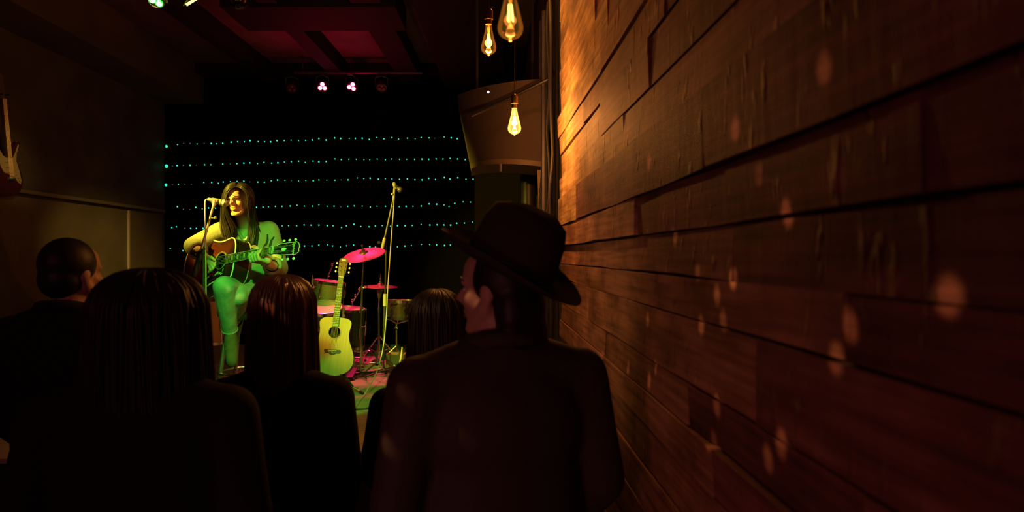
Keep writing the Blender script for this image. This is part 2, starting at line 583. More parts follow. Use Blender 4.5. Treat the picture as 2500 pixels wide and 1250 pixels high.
# ------------------------------------------------------------------ the room
# side walls run toward the vanishing point at pixel x = 1184
YAW = math.atan2(66.0, F)
WD = Vector((-math.sin(YAW), math.cos(YAW), 0))      # along the side walls
WN = Vector((math.cos(YAW), math.sin(YAW), 0))       # across the room
RW, LW = 0.45, -4.0                                   # lateral distance of right / left wall
CEIL = 3.95
BACK = 8.55
WM = Matrix(((WD.x, WN.x, 0, 0), (WD.y, WN.y, 0, 0), (0, 0, 1, 0), (0, 0, 0, 1)))  # local x along wall, y across (to the right), z up

struct('floor', G().box((-1.9, 2.8, -0.05), (6.4, 13.0, 0.1)), M['floor'])
struct('ceiling', G().box((-1.9, 2.8, CEIL + 0.05), (6.4, 13.0, 0.1)), M['ceiling'])
struct('wall_back', G().box((-1.9, BACK + 0.05, 2), (6.4, 0.1, 4.1)), M['backdrop'])
struct('wall_front', G().box((-1.9, -3.55, 2), (6.4, 0.1, 4.1)), M['black'])
wr = struct('wall_right', G().box((3.0, RW + 0.055, 2.0), (13.2, 0.09, 4.0), WM), M['black'])
struct('wall_left', G().box((3.0, LW - 0.06, 2.0), (13.2, 0.1, 4.0), WM), M['leftwall'])
# stage platform with its boards
st = struct('trim_1', G().box((-1.9, 6.1, STAGE / 2 - 0.012), (4.9, 4.8, STAGE - 0.026)), M['black'])
for i in range(16):
    y = 3.7 + i * 0.3
    b = G().box((-1.9, y + 0.15, STAGE - 0.0125), (4.9, 0.297, 0.025)).build('deck_board', M['deck'], st, smooth=False)

# left wall: tan panel field below a rail, upright seam strip, deep soffit
wl = bpy.data.objects['wall_left']
for x0, x1 in ((4.6, 7.78), (7.80, 8.6)):
    G().box(((x0 + x1) / 2, LW + 0.0, 1.36), (x1 - x0, 0.03, 1.5), WM).build('panel', M['panel'], wl, smooth=False)
struct('trim_2', G().box((6.0, LW + 0.03, 2.155), (5.2, 0.05, 0.035), WM), mat('painted_rail', (0.2, 0.15, 0.13), 0.35), bevel=0.006)
struct('trim_3', G().box((7.79, LW + 0.02, 1.36), (0.02, 0.03, 1.5), WM), mat('seam_strip', (0.45, 0.34, 0.26), 0.35))
struct('trim_4', G().box((3.2, LW + 0.24, 3.72), (12.0, 0.48, 0.45), WM), M['leftwall'])
# ceiling beams
struct('trim_5', G().box((-2.08, 5.6, 3.85), (0.17, 5.7, 0.2)), M['beam'])
struct('trim_6', G().box((-1.24, 5.6, 3.85), (0.26, 5.7, 0.2)), M['beam'])
struct('trim_7', G().box((-0.45, 5.4, 3.80), (0.72, 6.0, 0.3)), M['beam'])
struct('trim_8', G().box((-1.75, 6.15, 3.84), (1.5, 0.62, 0.22)), M['beam'])
struct('trim_9', G().box((-1.9, 8.42, 3.89), (5.0, 0.25, 0.12)), M['beam'])
struct('trim_10', G().box((-3.0, 6.0, 3.86), (0.16, 5.0, 0.18)), M['beam'])
# dark pier on the back wall, right of the lights
struct('trim_11', G().box(((1215 - 1250) / F * 7.6, 7.75, 1.95), (0.5, 0.5, 2.9)), mat('pier_paint', (0.007, 0.004, 0.0035), 0.9, spec=0.05))

# ------------------------------------------------------------------ barn-wood planks on the right wall
SEAMS = [-5.25, -4.75, -4.3, -3.9, -3.45, -3.05, -2.7, -2.4, -2.1, -1.8, -1.53, -1.3, -1.0, -0.75, -0.38, -0.13, 0.1, 0.3, 0.62, 0.83, 1.04, 1.3, 1.55, 1.82, 2.1, 2.38, 2.66, 2.95, 3.25, 3.55]
END = 4.03


def dx(px):
    return RW * F / (px - 1184.0)


JOINTS = {5: [1490, 1700], 6: [1480, 1800], 7: [1432, 1640], 8: [1478, 1600], 9: [1534], 10: [1418, 1745], 11: [1565, 2300], 12: [1406, 1800],
          13: [1613, 2085], 14: [1440, 1860], 15: [1482, 1690, 2130], 16: [1479, 1760], 17: [1560, 1900]}
BASE = [(0.62, 0.42, 0.20), (0.44, 0.22, 0.14), (0.26, 0.105, 0.085), (0.15, 0.058, 0.052)]  # wood tones that also paint in bulb light: lighter far, darker near
for row in range(len(SEAMS) - 1):
    r = row - 3
    z1 = EYE - SEAMS[row] * RW
    z0 = EYE - SEAMS[row + 1] * RW
    if r in JOINTS:
        cuts = sorted(dx(p) for p in JOINTS[r])
    else:
        cuts, c = [], random.uniform(0.3, 1.6)
        while c < END - 0.5:
            cuts.append(c); c += random.uniform(1.1, 2.1)
    ends = [-1.6 + random.uniform(-.2, .2)] + [c for c in cuts if c < END - 0.1] + [END - random.uniform(0.0, 0.06)]
    for i in range(len(ends) - 1):
        a, b = ends[i] + 0.002, ends[i + 1] - 0.002
        L_, h = b - a, z1 - z0 - 0.005
        th = random.choice([0.012, 0.016, 0.02, 0.026])
        if r == 10: th = 0.03
        if r == 9: th = 0.02
        if r == 11: th = 0.027 if i == len(ends) - 2 else 0.018
        if r == 12: th = 0.012
        if r == 13: th = 0.013
        if r == 14: th = 0.012
        if r == 15: th = 0.012
        if r == 16: th = 0.02
        if r == 7: th = 0.022
        if r == 6: th = 0.034 if i < 1 else 0.03
        n = max(3, min(6, int(L_ / 0.3)))
        rings = []
        w0 = random.uniform(-0.003, 0.003)
        for k in range(n + 1):
            x = -L_ / 2 + L_ * k / n
            jt = random.uniform(-0.0025, 0.0025); jb = random.uniform(-0.0035, 0.0035)
            jy = random.uniform(-0.002, 0.002)
            rings.append([Vector((x, 0, -h / 2)), Vector((x, 0, h / 2)), Vector((x, -th + jy + w0, h / 2 + jt)), Vector((x, -th + jy - w0, -h / 2 + jb))])
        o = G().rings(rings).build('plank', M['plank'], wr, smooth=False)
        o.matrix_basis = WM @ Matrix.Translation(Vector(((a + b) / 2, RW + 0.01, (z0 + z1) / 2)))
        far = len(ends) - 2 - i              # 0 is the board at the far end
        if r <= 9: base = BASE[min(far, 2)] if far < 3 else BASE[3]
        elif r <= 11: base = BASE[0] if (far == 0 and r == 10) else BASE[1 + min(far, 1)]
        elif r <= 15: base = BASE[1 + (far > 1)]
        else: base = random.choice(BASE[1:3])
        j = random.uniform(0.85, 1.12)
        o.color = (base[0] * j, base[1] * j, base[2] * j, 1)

# ------------------------------------------------------------------ pendant bulbs
ST64 = [(0.0125, 0), (0.0130, -0.008), (0.0165, -0.028), (0.0225, -0.052), (0.0285, -0.076), (0.0318, -0.090), (0.0318, -0.098),
        (0.029, -0.108), (0.022, -0.116), (0.012, -0.1215), (0.005, -0.124), (0.002, -0.128)]


def pendant(px, py_mid, D, scale, label, glow, power, rot=0.0):
    c = P(px, py_mid, D)
    top = c + Vector((0, 0, 0.066 * scale))
    t = thing('pendant_bulb', label, 'light bulb', mtx=Matrix.Translation(top) @ Matrix.Rotation(rot, 4, 'Z'), group='filament bulbs hanging by the wood wall')
    s = scale
    G().lathe([(r * s, z * s) for r, z in ST64], 28, cap=False).build('glass_bulb', M['amberglow'] if glow else M['amberglass'], t)
    G().lathe([(0.006 * s, 0.004), (0.0135 * s, 0.002), (0.0135 * s, 0.022 * s), (0.0175 * s, 0.024 * s), (0.0175 * s, 0.058 * s), (0.010 * s, 0.068 * s), (0.003, 0.072 * s)], 20).build('socket', M['brass'], t)
    G().tube([(0, 0, 0.07 * s), (0.002, 0, 0.5), (0, 0, CEIL - top.z)], 0.003, 6).build('cord', M['blackcable'], t)
    G().lathe([(0.003 * s, -0.002), (0.006 * s, -0.012 * s), (0.004 * s, -0.03 * s), (0.0025 * s, -0.04 * s), (0.0012 * s, -0.085 * s)], 10).build('glass_stem', M['stemglass'], t)
    for k in range(4):
        a = k * math.pi / 2 + 0.5
        x, y = math.cos(a) * 0.0075 * s, math.sin(a) * 0.0075 * s
        G().tube([(x * 0.6, y * 0.6, -0.037 * s), (x * 1.1, y * 1.1, -0.078 * s)], 0.0015 * s if not glow else 0.0032 * s, 6).build('filament', M['filament'] if glow else M['filament_dim'], t)
    G().lathe([(0.002 * s, -0.084 * s), (0.011 * s, -0.1 * s), (0.007 * s, -0.106 * s), (0.001, -0.108 * s)], 12).build('glass_foot', M['stemglass'], t)
    point('bulb_glow', c + Vector((0, 0, -0.004)), power, WARM, 0.018)
    return t


pendant(1246, 40, 1.75, 1.04, 'large clear filament bulb hanging highest and nearest', False, 0.25)
pendant(1193, 100, 2.85, 1.0, 'smaller clear filament bulb hanging left of the large one', False, 3.6, 0.6)
pendant(1256, 299, 3.6, 1.1, 'brightly glowing filament bulb hanging lowest, below the other two', True, 60.0)
# extra bulb out of frame, added to brighten the end of the wood wall
pendant(1318, -75, 3.85, 1.0, 'added unseen filament bulb near the far end of the wood wall, above the picture', True, 14.0)

# clear globe lamp, unlit, at the top edge
t = thing('globe_lamp', 'unlit clear glass globe hanging at the top edge over the stage', 'lamp', P(581, -4, 3.2))
G().sphere((0, 0, 0), 0.052, 24, 16).build('glass_globe', M['clearglass'], t)
G().lathe([(0.02, 0.046), (0.022, 0.06), (0.022, 0.1), (0.008, 0.11)], 18).build('socket', M['brass'], t)
G().tube([(0, 0, 0.1), (0, 0, CEIL - P(581, -4, 3.2).z)], 0.003, 6).build('cord', M['blackcable'], t)
G().tube([(-0.01, 0, 0.05), (-0.012, 0, -0.01), (0.012, 0, -0.012), (0.01, 0, 0.05)], 0.0015, 5).build('filament', M['string'], t)

# ------------------------------------------------------------------ stage lanterns
def par(label, loc, target, lens_mat, rim_mat, r=0.062, bolt_top=None, group=None, spin=0.0):
    v = (Vector(target) - Vector(loc)).normalized()
    q = v.to_track_quat('-Z', 'Y').to_matrix().to_4x4()
    t = thing('stage_light', label, 'stage light', mtx=Matrix.Translation(Vector(loc)) @ q @ Matrix.Rotation(spin, 4, 'Z'), group=group)
    G().lathe([(0.02, r * 1.9), (r * 0.8, r * 1.7), (r, r * 1.2), (r, 0.0), (r * 0.93, -0.004), (r * 0.93, 0.012), (0.002, 0.014)], 28).build('housing', M['blackmetal'], t)
    for k in range(3):
        a = math.pi / 2 + k * 2 * math.pi / 3
        x, y = math.cos(a) * r * 0.47, math.sin(a) * r * 0.47
        G().lathe([(0.001, -0.004), (r * 0.27, -0.002), (r * 0.36, 0.006), (r * 0.36, 0.013)], 18, Matrix.Translation((x, y, -0.004))).build('lens', lens_mat, t)
        if rim_mat:
            G().lathe([(r * 0.37, 0.0), (r * 0.44, 0.0), (r * 0.44, 0.012), (r * 0.37, 0.012)], 18, Matrix.Translation((x, y, 0.0)), cap=False).build('lens_rim', rim_mat, t)
    # yoke up to the bar
    inv = t.matrix_basis.inverted()
    up = Vector(loc) + Vector((0, 0, 0.14))
    yk = []
    for s in (-1, 1):
        side = t.matrix_basis @ Vector((s * (r + 0.008), 0, r * 0.6))
        yk.append(side)
    G().tube([inv @ yk[0], inv @ (yk[0] + Vector((0, 0, 0.10))), inv @ up, inv @ (yk[1] + Vector((0, 0, 0.10))), inv @ yk[1]], 0.006, 6).build('yoke', M['blackmetal'], t)
    if bolt_top:
        G().tube([inv @ up, inv @ Vector((up.x, up.y, bolt_top))], 0.01, 8).build('clamp_pipe', M['blackmetal'], t)
    return t


bar_z = P(0, 211, 8.0).z + 0.16
t = thing('lighting_bar', 'black horizontal lighting bar hung across the back of the stage', 'bar', (-1.8, 8.0, bar_z))
G().tube([(-0.75, 0, 0), (0.75, 0, 0)], 0.022, 12).build('pipe', M['blackmetal'], t)
for sx in (-0.65, 0.65):
    G().tube([(sx, 0, 0), (sx, 0, CEIL - bar_z)], 0.01, 8).build('hanger', M['blackmetal'], t)
par('pink glowing three-lens stage light, left of the lit pair', P(787, 212, 7.95), (-1.0, 2.5, 1.2), M['pinklens'], M['pinkrim'], group='lights on the rear bar')
par('pink glowing three-lens stage light, right of the lit pair', P(859, 212, 7.95), (-0.9, 2.5, 1.0), M['pinklens'], M['pinkrim'], group='lights on the rear bar', spin=0.35)
par('unlit stage light at the left end of the rear bar', P(712, 217, 7.95), (-1.9, 5, 0.8), M['offlens'], None, group='lights on the rear bar')
par('unlit stage light at the right end of the rear bar', P(932, 215, 7.95), (-0.7, 5, 0.9), M['offlens'], None, group='lights on the rear bar')
g0 = P(382, 2, 3.6)
par('green glowing stage light at the top edge', g0, g0 + Vector((0.15, -0.5, -0.62)), M['greenlens'], M['greenrim'], r=0.042, bolt_top=CEIL, spin=0.5)
y0 = P(464, -4, 3.6)
t = par('stage lantern with a yellow-lit slanted edge at the top', y0, y0 + Vector((0.75, 0.5, -0.55)), M['offlens'], None, r=0.05, bolt_top=CEIL)
inv = t.matrix_basis.inverted()
G().tube([inv @ P(455, 12, 3.5), inv @ P(487, -8, 3.5)], 0.0065, 8).build('barn_door', M['yellowedge'], t)  # glowing rod: yellow light on the edge put in as emission
G().tube([inv @ P(447, 14, 3.54), inv @ P(460, -4, 3.54)], 0.003, 8).build('barn_door', mat('green_lit_edge', (0.2, 0.5, 0.2), 0.3), t)  # green light on the edge put into its colour

# ------------------------------------------------------------------ fairy lights on the back wall
A4 = lambda xs, ys: [(380 + x * 0.24, 320 + y * 0.24) for x, y in zip(xs, ys)]
A5 = lambda xs, ys: [(780 + x * 0.24, 320 + y * 0.24) for x, y in zip(xs, ys)]
ROWS = [
    A4([110, 222, 285, 350, 422, 493, 565, 620, 683, 768, 834, 903, 960, 1044, 1108, 1170, 1234, 1308, 1378, 1453, 1525, 1594, 1660],
       [155, 137, 125, 126, 131, 126, 126, 129, 125, 113, 108, 109, 97, 107, 108, 109, 98, 97, 93, 97, 95, 91, 76]) +
    A5([68, 154, 215, 303, 365, 435, 507, 583, 655, 737, 804, 895, 973, 1035, 1115, 1172, 1268, 1340, 1402],
       [92, 70, 76, 75, 75, 74, 86, 66, 80, 67, 82, 73, 78, 66, 70, 73, 60, 69, 78]),
    A4([110, 170, 217, 281, 350, 414, 497, 562, 683, 757, 827, 897, 958, 1036, 1102, 1180, 1243, 1310, 1380, 1454, 1522, 1601, 1660],
       [357, 356, 351, 348, 347, 347, 343, 343, 336, 335, 331, 326, 323, 330, 318, 326, 322, 315, 311, 307, 318, 306, 312]) +
    A5([68, 158, 222, 299, 374, 452, 512, 587, 670, 735, 813, 887, 968, 1043, 1111, 1187, 1256, 1329, 1405, 1482],
       [310, 283, 290, 287, 287, 290, 291, 285, 291, 284, 287, 287, 288, 286, 287, 283, 284, 277, 284, 290]),
    A4([105, 170, 231, 297, 363, 490, 570, 638, 688, 759, 829, 897, 958, 1039, 1106, 1175, 1240, 1315, 1381, 1453, 1527, 1603, 1660],
       [548, 545, 542, 541, 541, 523, 523, 531, 518, 514, 512, 510, 517, 519, 521, 506, 498, 501, 504, 507, 503, 505, 497]) +
    A5([75, 157, 222, 290, 385, 451, 516, 599, 670, 737, 813, 893, 971, 1044, 1111, 1180, 1270, 1328, 1407, 1490, 1563],
       [499, 500, 496, 496, 477, 483, 480, 489, 484, 487, 490, 486, 495, 496, 481, 492, 473, 488, 474, 490, 490]),
    A4([221, 281, 347, 408, 474, 538, 608, 664, 735, 808, 880, 950, 1025, 1092, 1147, 1218, 1285, 1369, 1438, 1512, 1597, 1660],
       [769, 795, 797, 776, 791, 782, 785, 793, 788, 785, 782, 780, 776, 774, 770, 766, 766, 762, 755, 763, 763, 748]) +
    A5([77, 148, 216, 287, 354, 435, 518, 585, 671, 740, 810, 881, 951, 1035, 1116, 1192, 1267, 1318, 1376, 1461, 1538],
       [765, 764, 770, 766, 761, 763, 773, 764, 765, 767, 769, 766, 765, 762, 740, 744, 752, 767, 736, 719, 723]),
    A4([165, 211, 297, 356, 414, 482, 550, 622, 695, 770, 842, 915, 990, 1062, 1138, 1214, 1287, 1352, 1434, 1510, 1581, 1660],
       [982, 973, 990, 991, 990, 990, 988, 986, 984, 982, 980, 978, 976, 973, 970, 968, 965, 962, 963, 955, 957, 957]) +
    A5([80, 138, 224, 273, 350, 421, 504, 569, 638, 722, 793, 871, 943, 1034, 1123, 1197, 1266, 1334, 1396, 1475, 1558],
       [961, 963, 981, 963, 948, 971, 973, 965, 962, 968, 961, 962, 960, 949, 956, 953, 955, 957, 938, 936, 926]),
    A4([148, 278, 350, 425, 500, 575, 650, 725, 800, 875, 950, 1025, 1100, 1175, 1250, 1345, 1441, 1514, 1590, 1660],
       [1195, 1216, 1210, 1206, 1203, 1200, 1198, 1195, 1192, 1190, 1187, 1184, 1180, 1178, 1175, 1172, 1170, 1170, 1169, 1159]) +
    A5([83, 133, 212, 275, 347, 430, 512, 570, 642, 722, 792, 868, 935, 1037, 1120, 1192, 1271, 1332, 1405, 1480],
       [1157, 1169, 1180, 1167, 1159, 1168, 1176, 1179, 1180, 1180, 1177, 1170, 1164, 1153, 1153, 1157, 1164, 1159, 1150, 1146]),
]
WORDS = ['topmost', 'second', 'third', 'fourth', 'fifth', 'lowest']
DIM = {0: {2, 3, 5, 38}, 1: {1, 3, 5, 9}, 2: {1, 3, 4, 12, 18, 25}, 3: {1, 2, 24}, 4: {2}, 5: set()}
YL = 8.46
led_me = {}
for key, r in (('led', 0.0078), ('led_dim', 0.0055), ('led_big', 0.017)):
    led_me[key] = G().sphere((0, 0, 0), (r, r * 0.9, r * 1.15), 10, 7).mesh('led_bulb', True)
    led_me[key].materials.append(M[key])
for k, row in enumerate(ROWS):
    pts = [P(x, y, YL) for x, y in row]
    lab = f'{WORDS[k]} row of teal fairy lights on the black back wall' if k in (0, 5) else f'{WORDS[k]} row from the top of teal fairy lights on the black back wall'
    t = thing('string_light', lab, 'fairy lights', pts[0], group='rows of teal fairy lights behind the stage')
    wp = []
    for i, p in enumerate(pts):
        wp.append(p - pts[0] + Vector((0, 0.02, 0.008)))
    G().tube(wp, 0.0018, 4).build('wire', M['blackcable'], t)
    for i, p in enumerate(pts):
        key = 'led_big' if (i == 0 and k < 3) else ('led_dim' if i in DIM[k] else 'led')
        o = bpy.data.objects.new('led_bulb', led_me[key])
        COL.objects.link(o)
        o.parent = t
        s = random.uniform(0.72, 1.15)
        o.scale = (s, s, s)
        o.location = p - pts[0]

# ------------------------------------------------------------------ acoustic guitars
BODY = [(-0.376, 0.0), (-0.372, 0.055), (-0.352, 0.115), (-0.315, 0.163), (-0.26, 0.188), (-0.20, 0.187), (-0.14, 0.168), (-0.08, 0.142),
        (-0.03, 0.129), (0.015, 0.128), (0.055, 0.135), (0.088, 0.138), (0.115, 0.122), (0.13, 0.085), (0.134, 0.03)]


def guitar_outline(n=72, grow=0.0):
    half = catmull([(u, w, 0) for u, w in BODY] + [(0.134, 0.0, 0)], n // 2 + 1)
    up = [(p.x, max(p.y, 0)) for p in half]
    out = up[:-1] + [(x, -y) for x, y in reversed(up[1:])]
    if grow:
        out = [(x * (1 + grow / 0.25) if False else x + (grow if x > 0 else -grow) * min(1, abs(x) / 0.1) * 0.5, z + math.copysign(grow, z) if abs(z) > 1e-4 else z) for x, z in out]
    return out


def build_guitar(label, mtx, top, back, neck_mat, head_mat, bound, ornate, depth=0.11, logo=None, scale=1.0, tuner_mat=None):
    t = thing('acoustic_guitar', label, 'guitar', mtx=mtx @ Matrix.Scale(scale, 4))
    out = guitar_outline()
    n = len(out)
    # sides and back
    g = G()
    rings = [[Vector((x, 0.0, z)) for x, z in out], [Vector((x, depth, z)) for x, z in out]]
    g.rings(rings, cap=False)
    g.f.append(tuple(range(n, 2 * n)))
    g.build('body', back, t, angle=60)
    # soundboard with a real sound hole, flush with the rim
    hr = 0.05
    me = bpy.data.meshes.new('soundboard')
    vs_, fs_, val = [], [], []
    steps = [0.0, 0.12, 0.3, 0.5, 0.7, 0.85, 0.94, 1.0]
    for s in steps:
        for x, z in out:
            l = math.hypot(x, z)
            hx, hz = x / l * hr, z / l * hr
            vs_.append((hx + (x - hx) * s, -0.001, hz + (z - hz) * s))
            val.append(1 - s)
    # burst follows the distance to the rim
    oa = np.array(out)
    val = [min(1.0, float(np.min(np.hypot(oa[:, 0] - v[0], oa[:, 1] - v[2]))) / 0.125) for v in vs_]
    for i in range(len(steps) - 1):
        for k in range(n):
            fs_.append((i * n + k, i * n + (k + 1) % n, (i + 1) * n + (k + 1) % n, (i + 1) * n + k))
    me.from_pydata(vs_, [], fs_)
    a = me.attributes.new('edge', 'FLOAT', 'POINT')
    a.data.foreach_set('value', val)
    link_mesh('soundboard', me, top, t)
    G().lathe([(0.049, 0.0), (0.049, 0.02)], 32, Matrix.Rotation(R(-90), 4, 'X'), cap=False).build('soundhole', M['inside'], t)
    G().rings([[Vector((x * 0.97, depth - 0.006, z * 0.97)) for x, z in out]], cap=False).add([(x * 0.97, depth - 0.006, z * 0.97) for x, z in out], [tuple(range(n))]).build('inner_back', M['inside'], t)
    rim = [Vector((x, -0.0005, z)) for x, z in out]
    G().tube(rim, 0.0042 if bound else 0.0022, 6, closed=True).build('binding', M['binding'] if bound else M['mahogany'], t)
    if bound:
        G().tube([p + Vector((0, depth, 0)) for p in rim], 0.003, 6, closed=True).build('binding', mat('aged_binding', (0.35, 0.3, 0.22), 0.4), t)
    for rr, w in ((0.0535, 0.0022), (0.059, 0.0014)) if bound else ((0.055, 0.0042),):
        G().tube([(rr * math.cos(2 * math.pi * k / 40), -0.0015, rr * math.sin(2 * math.pi * k / 40)) for k in range(40)], w, 6, closed=True, flat=0.5).build('rosette', M['binding'] if bound else mat('pale_rosette', (0.5, 0.45, 0.32), 0.4), t)
    # bridge with belly, saddle and pins
    br = [(-0.178, -0.062), (-0.178, -0.03), (-0.190, -0.02), (-0.194, 0.0), (-0.190, 0.02), (-0.178, 0.03), (-0.178, 0.062), (-0.160, 0.070), (-0.150, 0.066),
          (-0.150, -0.066), (-0.160, -0.070)]
    bridge = G().prism(br, -0.011, 0.001).build('bridge', M['ebony'], t, bevel=0.0015, smooth=False)
    G().box((-0.158, -0.0125, 0), (0.003, 0.005, 0.072)).build('saddle', M['pearl'], bridge, smooth=False)
    for k in range(6):
        G().sphere((-0.172, -0.0115, -0.027 + k * 0.0108), 0.0025, 8, 5).build('bridge_pin', M['pearl'], bridge)
    if ornate:
        pg = [(0.055, -0.028), (0.06, -0.06), (0.052, -0.095), (0.02, -0.105), (-0.03, -0.098), (-0.075, -0.105), (-0.115, -0.12), (-0.14, -0.105), (-0.13, -0.075), (-0.09, -0.045), (-0.05, -0.032), (-0.038, -0.044), (-0.015, -0.055), (0.015, -0.055), (0.038, -0.045)]
        guard = G().prism(pg, -0.004, 0.0).build('pickguard', M['pickguard'], t, smooth=False)
        # leaves, blossoms and stems of the etched flower pattern
        g = G()
        for (x, z, l, w, a) in [(-0.105, -0.098, 0.03, 0.009, 0.5), (-0.118, -0.108, 0.022, 0.007, -0.2), (-0.085, -0.086, 0.024, 0.008, 1.3), (-0.03, -0.085, 0.03, 0.013, 0.3),
                                (-0.01, -0.078, 0.022, 0.011, 1.1), (0.012, -0.082, 0.022, 0.012, -0.6), (0.03, -0.088, 0.02, 0.008, 0.4), (-0.06, -0.065, 0.02, 0.008, 1.9),
                                (-0.05, -0.092, 0.016, 0.008, 2.4), (0.04, -0.062, 0.018, 0.007, 1.4), (-0.092, -0.066, 0.016, 0.006, 0.9)]:
            pts = []
            for k in range(10):
                q = 2 * math.pi * k / 10
                ex, ez = l / 2 * math.cos(q), w / 2 * math.sin(q) * (1 - 0.5 * math.cos(q))
                pts.append((x + ex * math.cos(a) - ez * math.sin(a), z + ex * math.sin(a) + ez * math.cos(a)))
            g.prism(pts, -0.0052, -0.0035)
        tag(g.build('pickguard_leaf', M['ornament'], guard, smooth=False), kind='stuff')
        g = G()
        g.tube([(-0.12, -0.0048, -0.105), (-0.09, -0.0048, -0.08), (-0.06, -0.0048, -0.082), (-0.03, -0.0048, -0.07), (0.0, -0.0048, -0.088), (0.035, -0.0048, -0.075)], 0.0014, 5)
        g.tube([(-0.055 + 0.012 * math.cos(k * 0.6), -0.0048, -0.078 + 0.010 * math.sin(k * 0.6)) for k in range(10)], 0.0014, 5, closed=True)
        g.build('pickguard_vine', M['ornament'], guard)
    # neck, heel, fretboard
    neck = G()
    rings = []
    for u, hw, dp in ((0.10, 0.027, 0.05), (0.135, 0.027, 0.04), (0.17, 0.0265, 0.022), (0.3, 0.0245, 0.019), (0.47, 0.0215, 0.017), (0.494, 0.0215, 0.017)):
        ring = [Vector((u, -0.004, hw)), Vector((u, 0.004, hw))]
        for k in range(1, 8):
            a = math.pi * k / 8
            ring.append(Vector((u, 0.004 + dp * math.sin(a), hw * math.cos(a))))
        ring += [Vector((u, 0.004, -hw)), Vector((u, -0.004, -hw))]
        rings.append(ring)
    neck.rings(rings).build('neck', neck_mat, t, angle=50)
    fb = [(0.052, 0.0275), (0.49, 0.0215), (0.49, -0.0215), (0.052, -0.0275)]
    board = G().prism(fb, -0.010, -0.002).build('fretboard', M['rosewood'], t, smooth=False)
    if bound:
        for s in (-1, 1):
            G().tube([(0.052, -0.0085, s * 0.0278), (0.49, -0.0085, s * 0.0218)], 0.0016, 5).build('board_binding', M['binding'], board)
    fr = G()
    fu = [0.49 - 0.648 * (1 - 2 ** (-k / 12)) for k in range(1, 21)]
    for k, u in enumerate(fu):
        if u > 0.053:
            hw = 0.0275 - (u - 0.052) / 0.438 * 0.006
            fr.tube([(u, -0.0103, -hw), (u, -0.0103, hw)], 0.0014, 5)
    tag(fr.build('fret', M['fret'], board), kind='stuff')
    prev = 0.49
    for k, u in enumerate(fu):
        mid = (prev + u) / 2
        prev = u
        if (k + 1) in (1, 3, 5, 7, 9, 12, 15) and mid > 0.06:
            w = min(0.011, abs(fu[k - 1] - u) * 0.33 if k else 0.01)
            if bound:
                pts = [(mid - w, 0.014), (mid + w * 0.6, 0.015), (mid + w, -0.014), (mid - w * 0.6, -0.015)]
                G().prism(pts, -0.0106, -0.009).build('inlay', M['pearl'], board, smooth=False)
            else:
                G().sphere((mid, -0.0098, 0), (0.003, 0.001, 0.003), 8, 5).build('inlay', M['pearl'], board)
    G().box((0.4925, -0.008, 0), (0.005, 0.011, 0.043)).build('nut', M['pearl'], t, smooth=False)
    # headstock tilted back
    hm = Matrix.Translation((0.494, 0.0, 0)) @ Matrix.Rotation(R(-12), 4, 'Z').inverted()
    hp = [(0.0, 0.0215), (0.022, 0.026), (0.05, 0.034), (0.11, 0.036), (0.160, 0.039), (0.176, 0.030), (0.184, 0.010), (0.180, -0.010), (0.184, -0.022), (0.162, -0.039), (0.11, -0.036), (0.05, -0.034), (0.022, -0.026), (0.0, -0.0215)]
    hs = G().prism(hp, -0.004, 0.012, hm).build('headstock', head_mat, t, bevel=0.0015, smooth=False)
    if bound:
        G().tube([hm @ Vector((x, -0.004, z)) for x, z in hp[1:-1]], 0.0016, 5).build('headstock_binding', M['binding'], hs)
        G().prism([(0.075 + 0.018 * math.cos(k * math.pi / 6), 0.010 * math.sin(k * math.pi / 6)) for k in range(12)], -0.0052, -0.003, hm).build('headstock_inlay', M['pearl'], hs, smooth=False)
        G().prism([(0.006, 0.012), (0.03, 0.006), (0.045, 0.0), (0.03, -0.006), (0.006, -0.012)], -0.0055, -0.003, hm).build('truss_cover', M['ebony'], hs, smooth=False)
    else:
        G().prism([(0.158, 0.018), (0.168, 0.018), (0.168, -0.018), (0.158, -0.018)], -0.0052, -0.003, hm).build('headstock_inlay', M['pearl'], hs, smooth=False)
    if logo:
        cu = bpy.data.curves.new('logo', 'FONT')
        cu.body = logo
        cu.size = 0.021
        cu.shear = 0.25
        cu.align_x = 'CENTER'; cu.align_y = 'CENTER'
        cu.extrude = 0.0006
        to = bpy.data.objects.new('logo', cu)
        COL.objects.link(to)
        dg = bpy.context.evaluated_depsgraph_get()
        lm = bpy.data.meshes.new_from_object(to.evaluated_get(dg))
        bpy.data.objects.remove(to)
        lm.materials.clear()
        # text x -> headstock -z (reads along the top edge), text y -> +x
        lm.transform(hm @ Matrix.Translation((0.145, -0.0048, 0)) @ Matrix(((0, 1, 0, 0), (0, 0, -1, 0), (-1, 0, 0, 0), (0, 0, 0, 1))))
        link_mesh('headstock_logo', lm, M['pearl'], hs)
    tm = tuner_mat or M['chrome']
    for s in (-1, 1):
        for k in range(3):
            x = 0.055 + k * 0.041
            tn = G().lathe([(0.004, -0.018), (0.004, -0.004), (0.006, -0.003)], 10, hm @ Matrix.Translation((x, 0, s * 0.021)) @ Matrix.Rotation(R(-90), 4, 'X')).build('tuner', tm, t)
            G().tube([hm @ Vector((x, 0.014, s * 0.03)), hm @ Vector((x, 0.014, s * 0.052))], 0.0028, 6).build('tuner_shaft', tm, tn)
            G().sphere((0, 0, 0), (0.0105, 0.0045, 0.008), 10, 6, hm @ Matrix.Translation((x, 0.014, s * 0.058))).build('tuner_button', M['pearl'], tn)
            G().lathe([(0.0035, -0.016), (0.0035, 0.014)], 8, hm @ Matrix.Translation((x, -0.002, s * 0.021)) @ Matrix.Rotation(R(90), 4, 'X')).build('tuner_post', tm, tn)
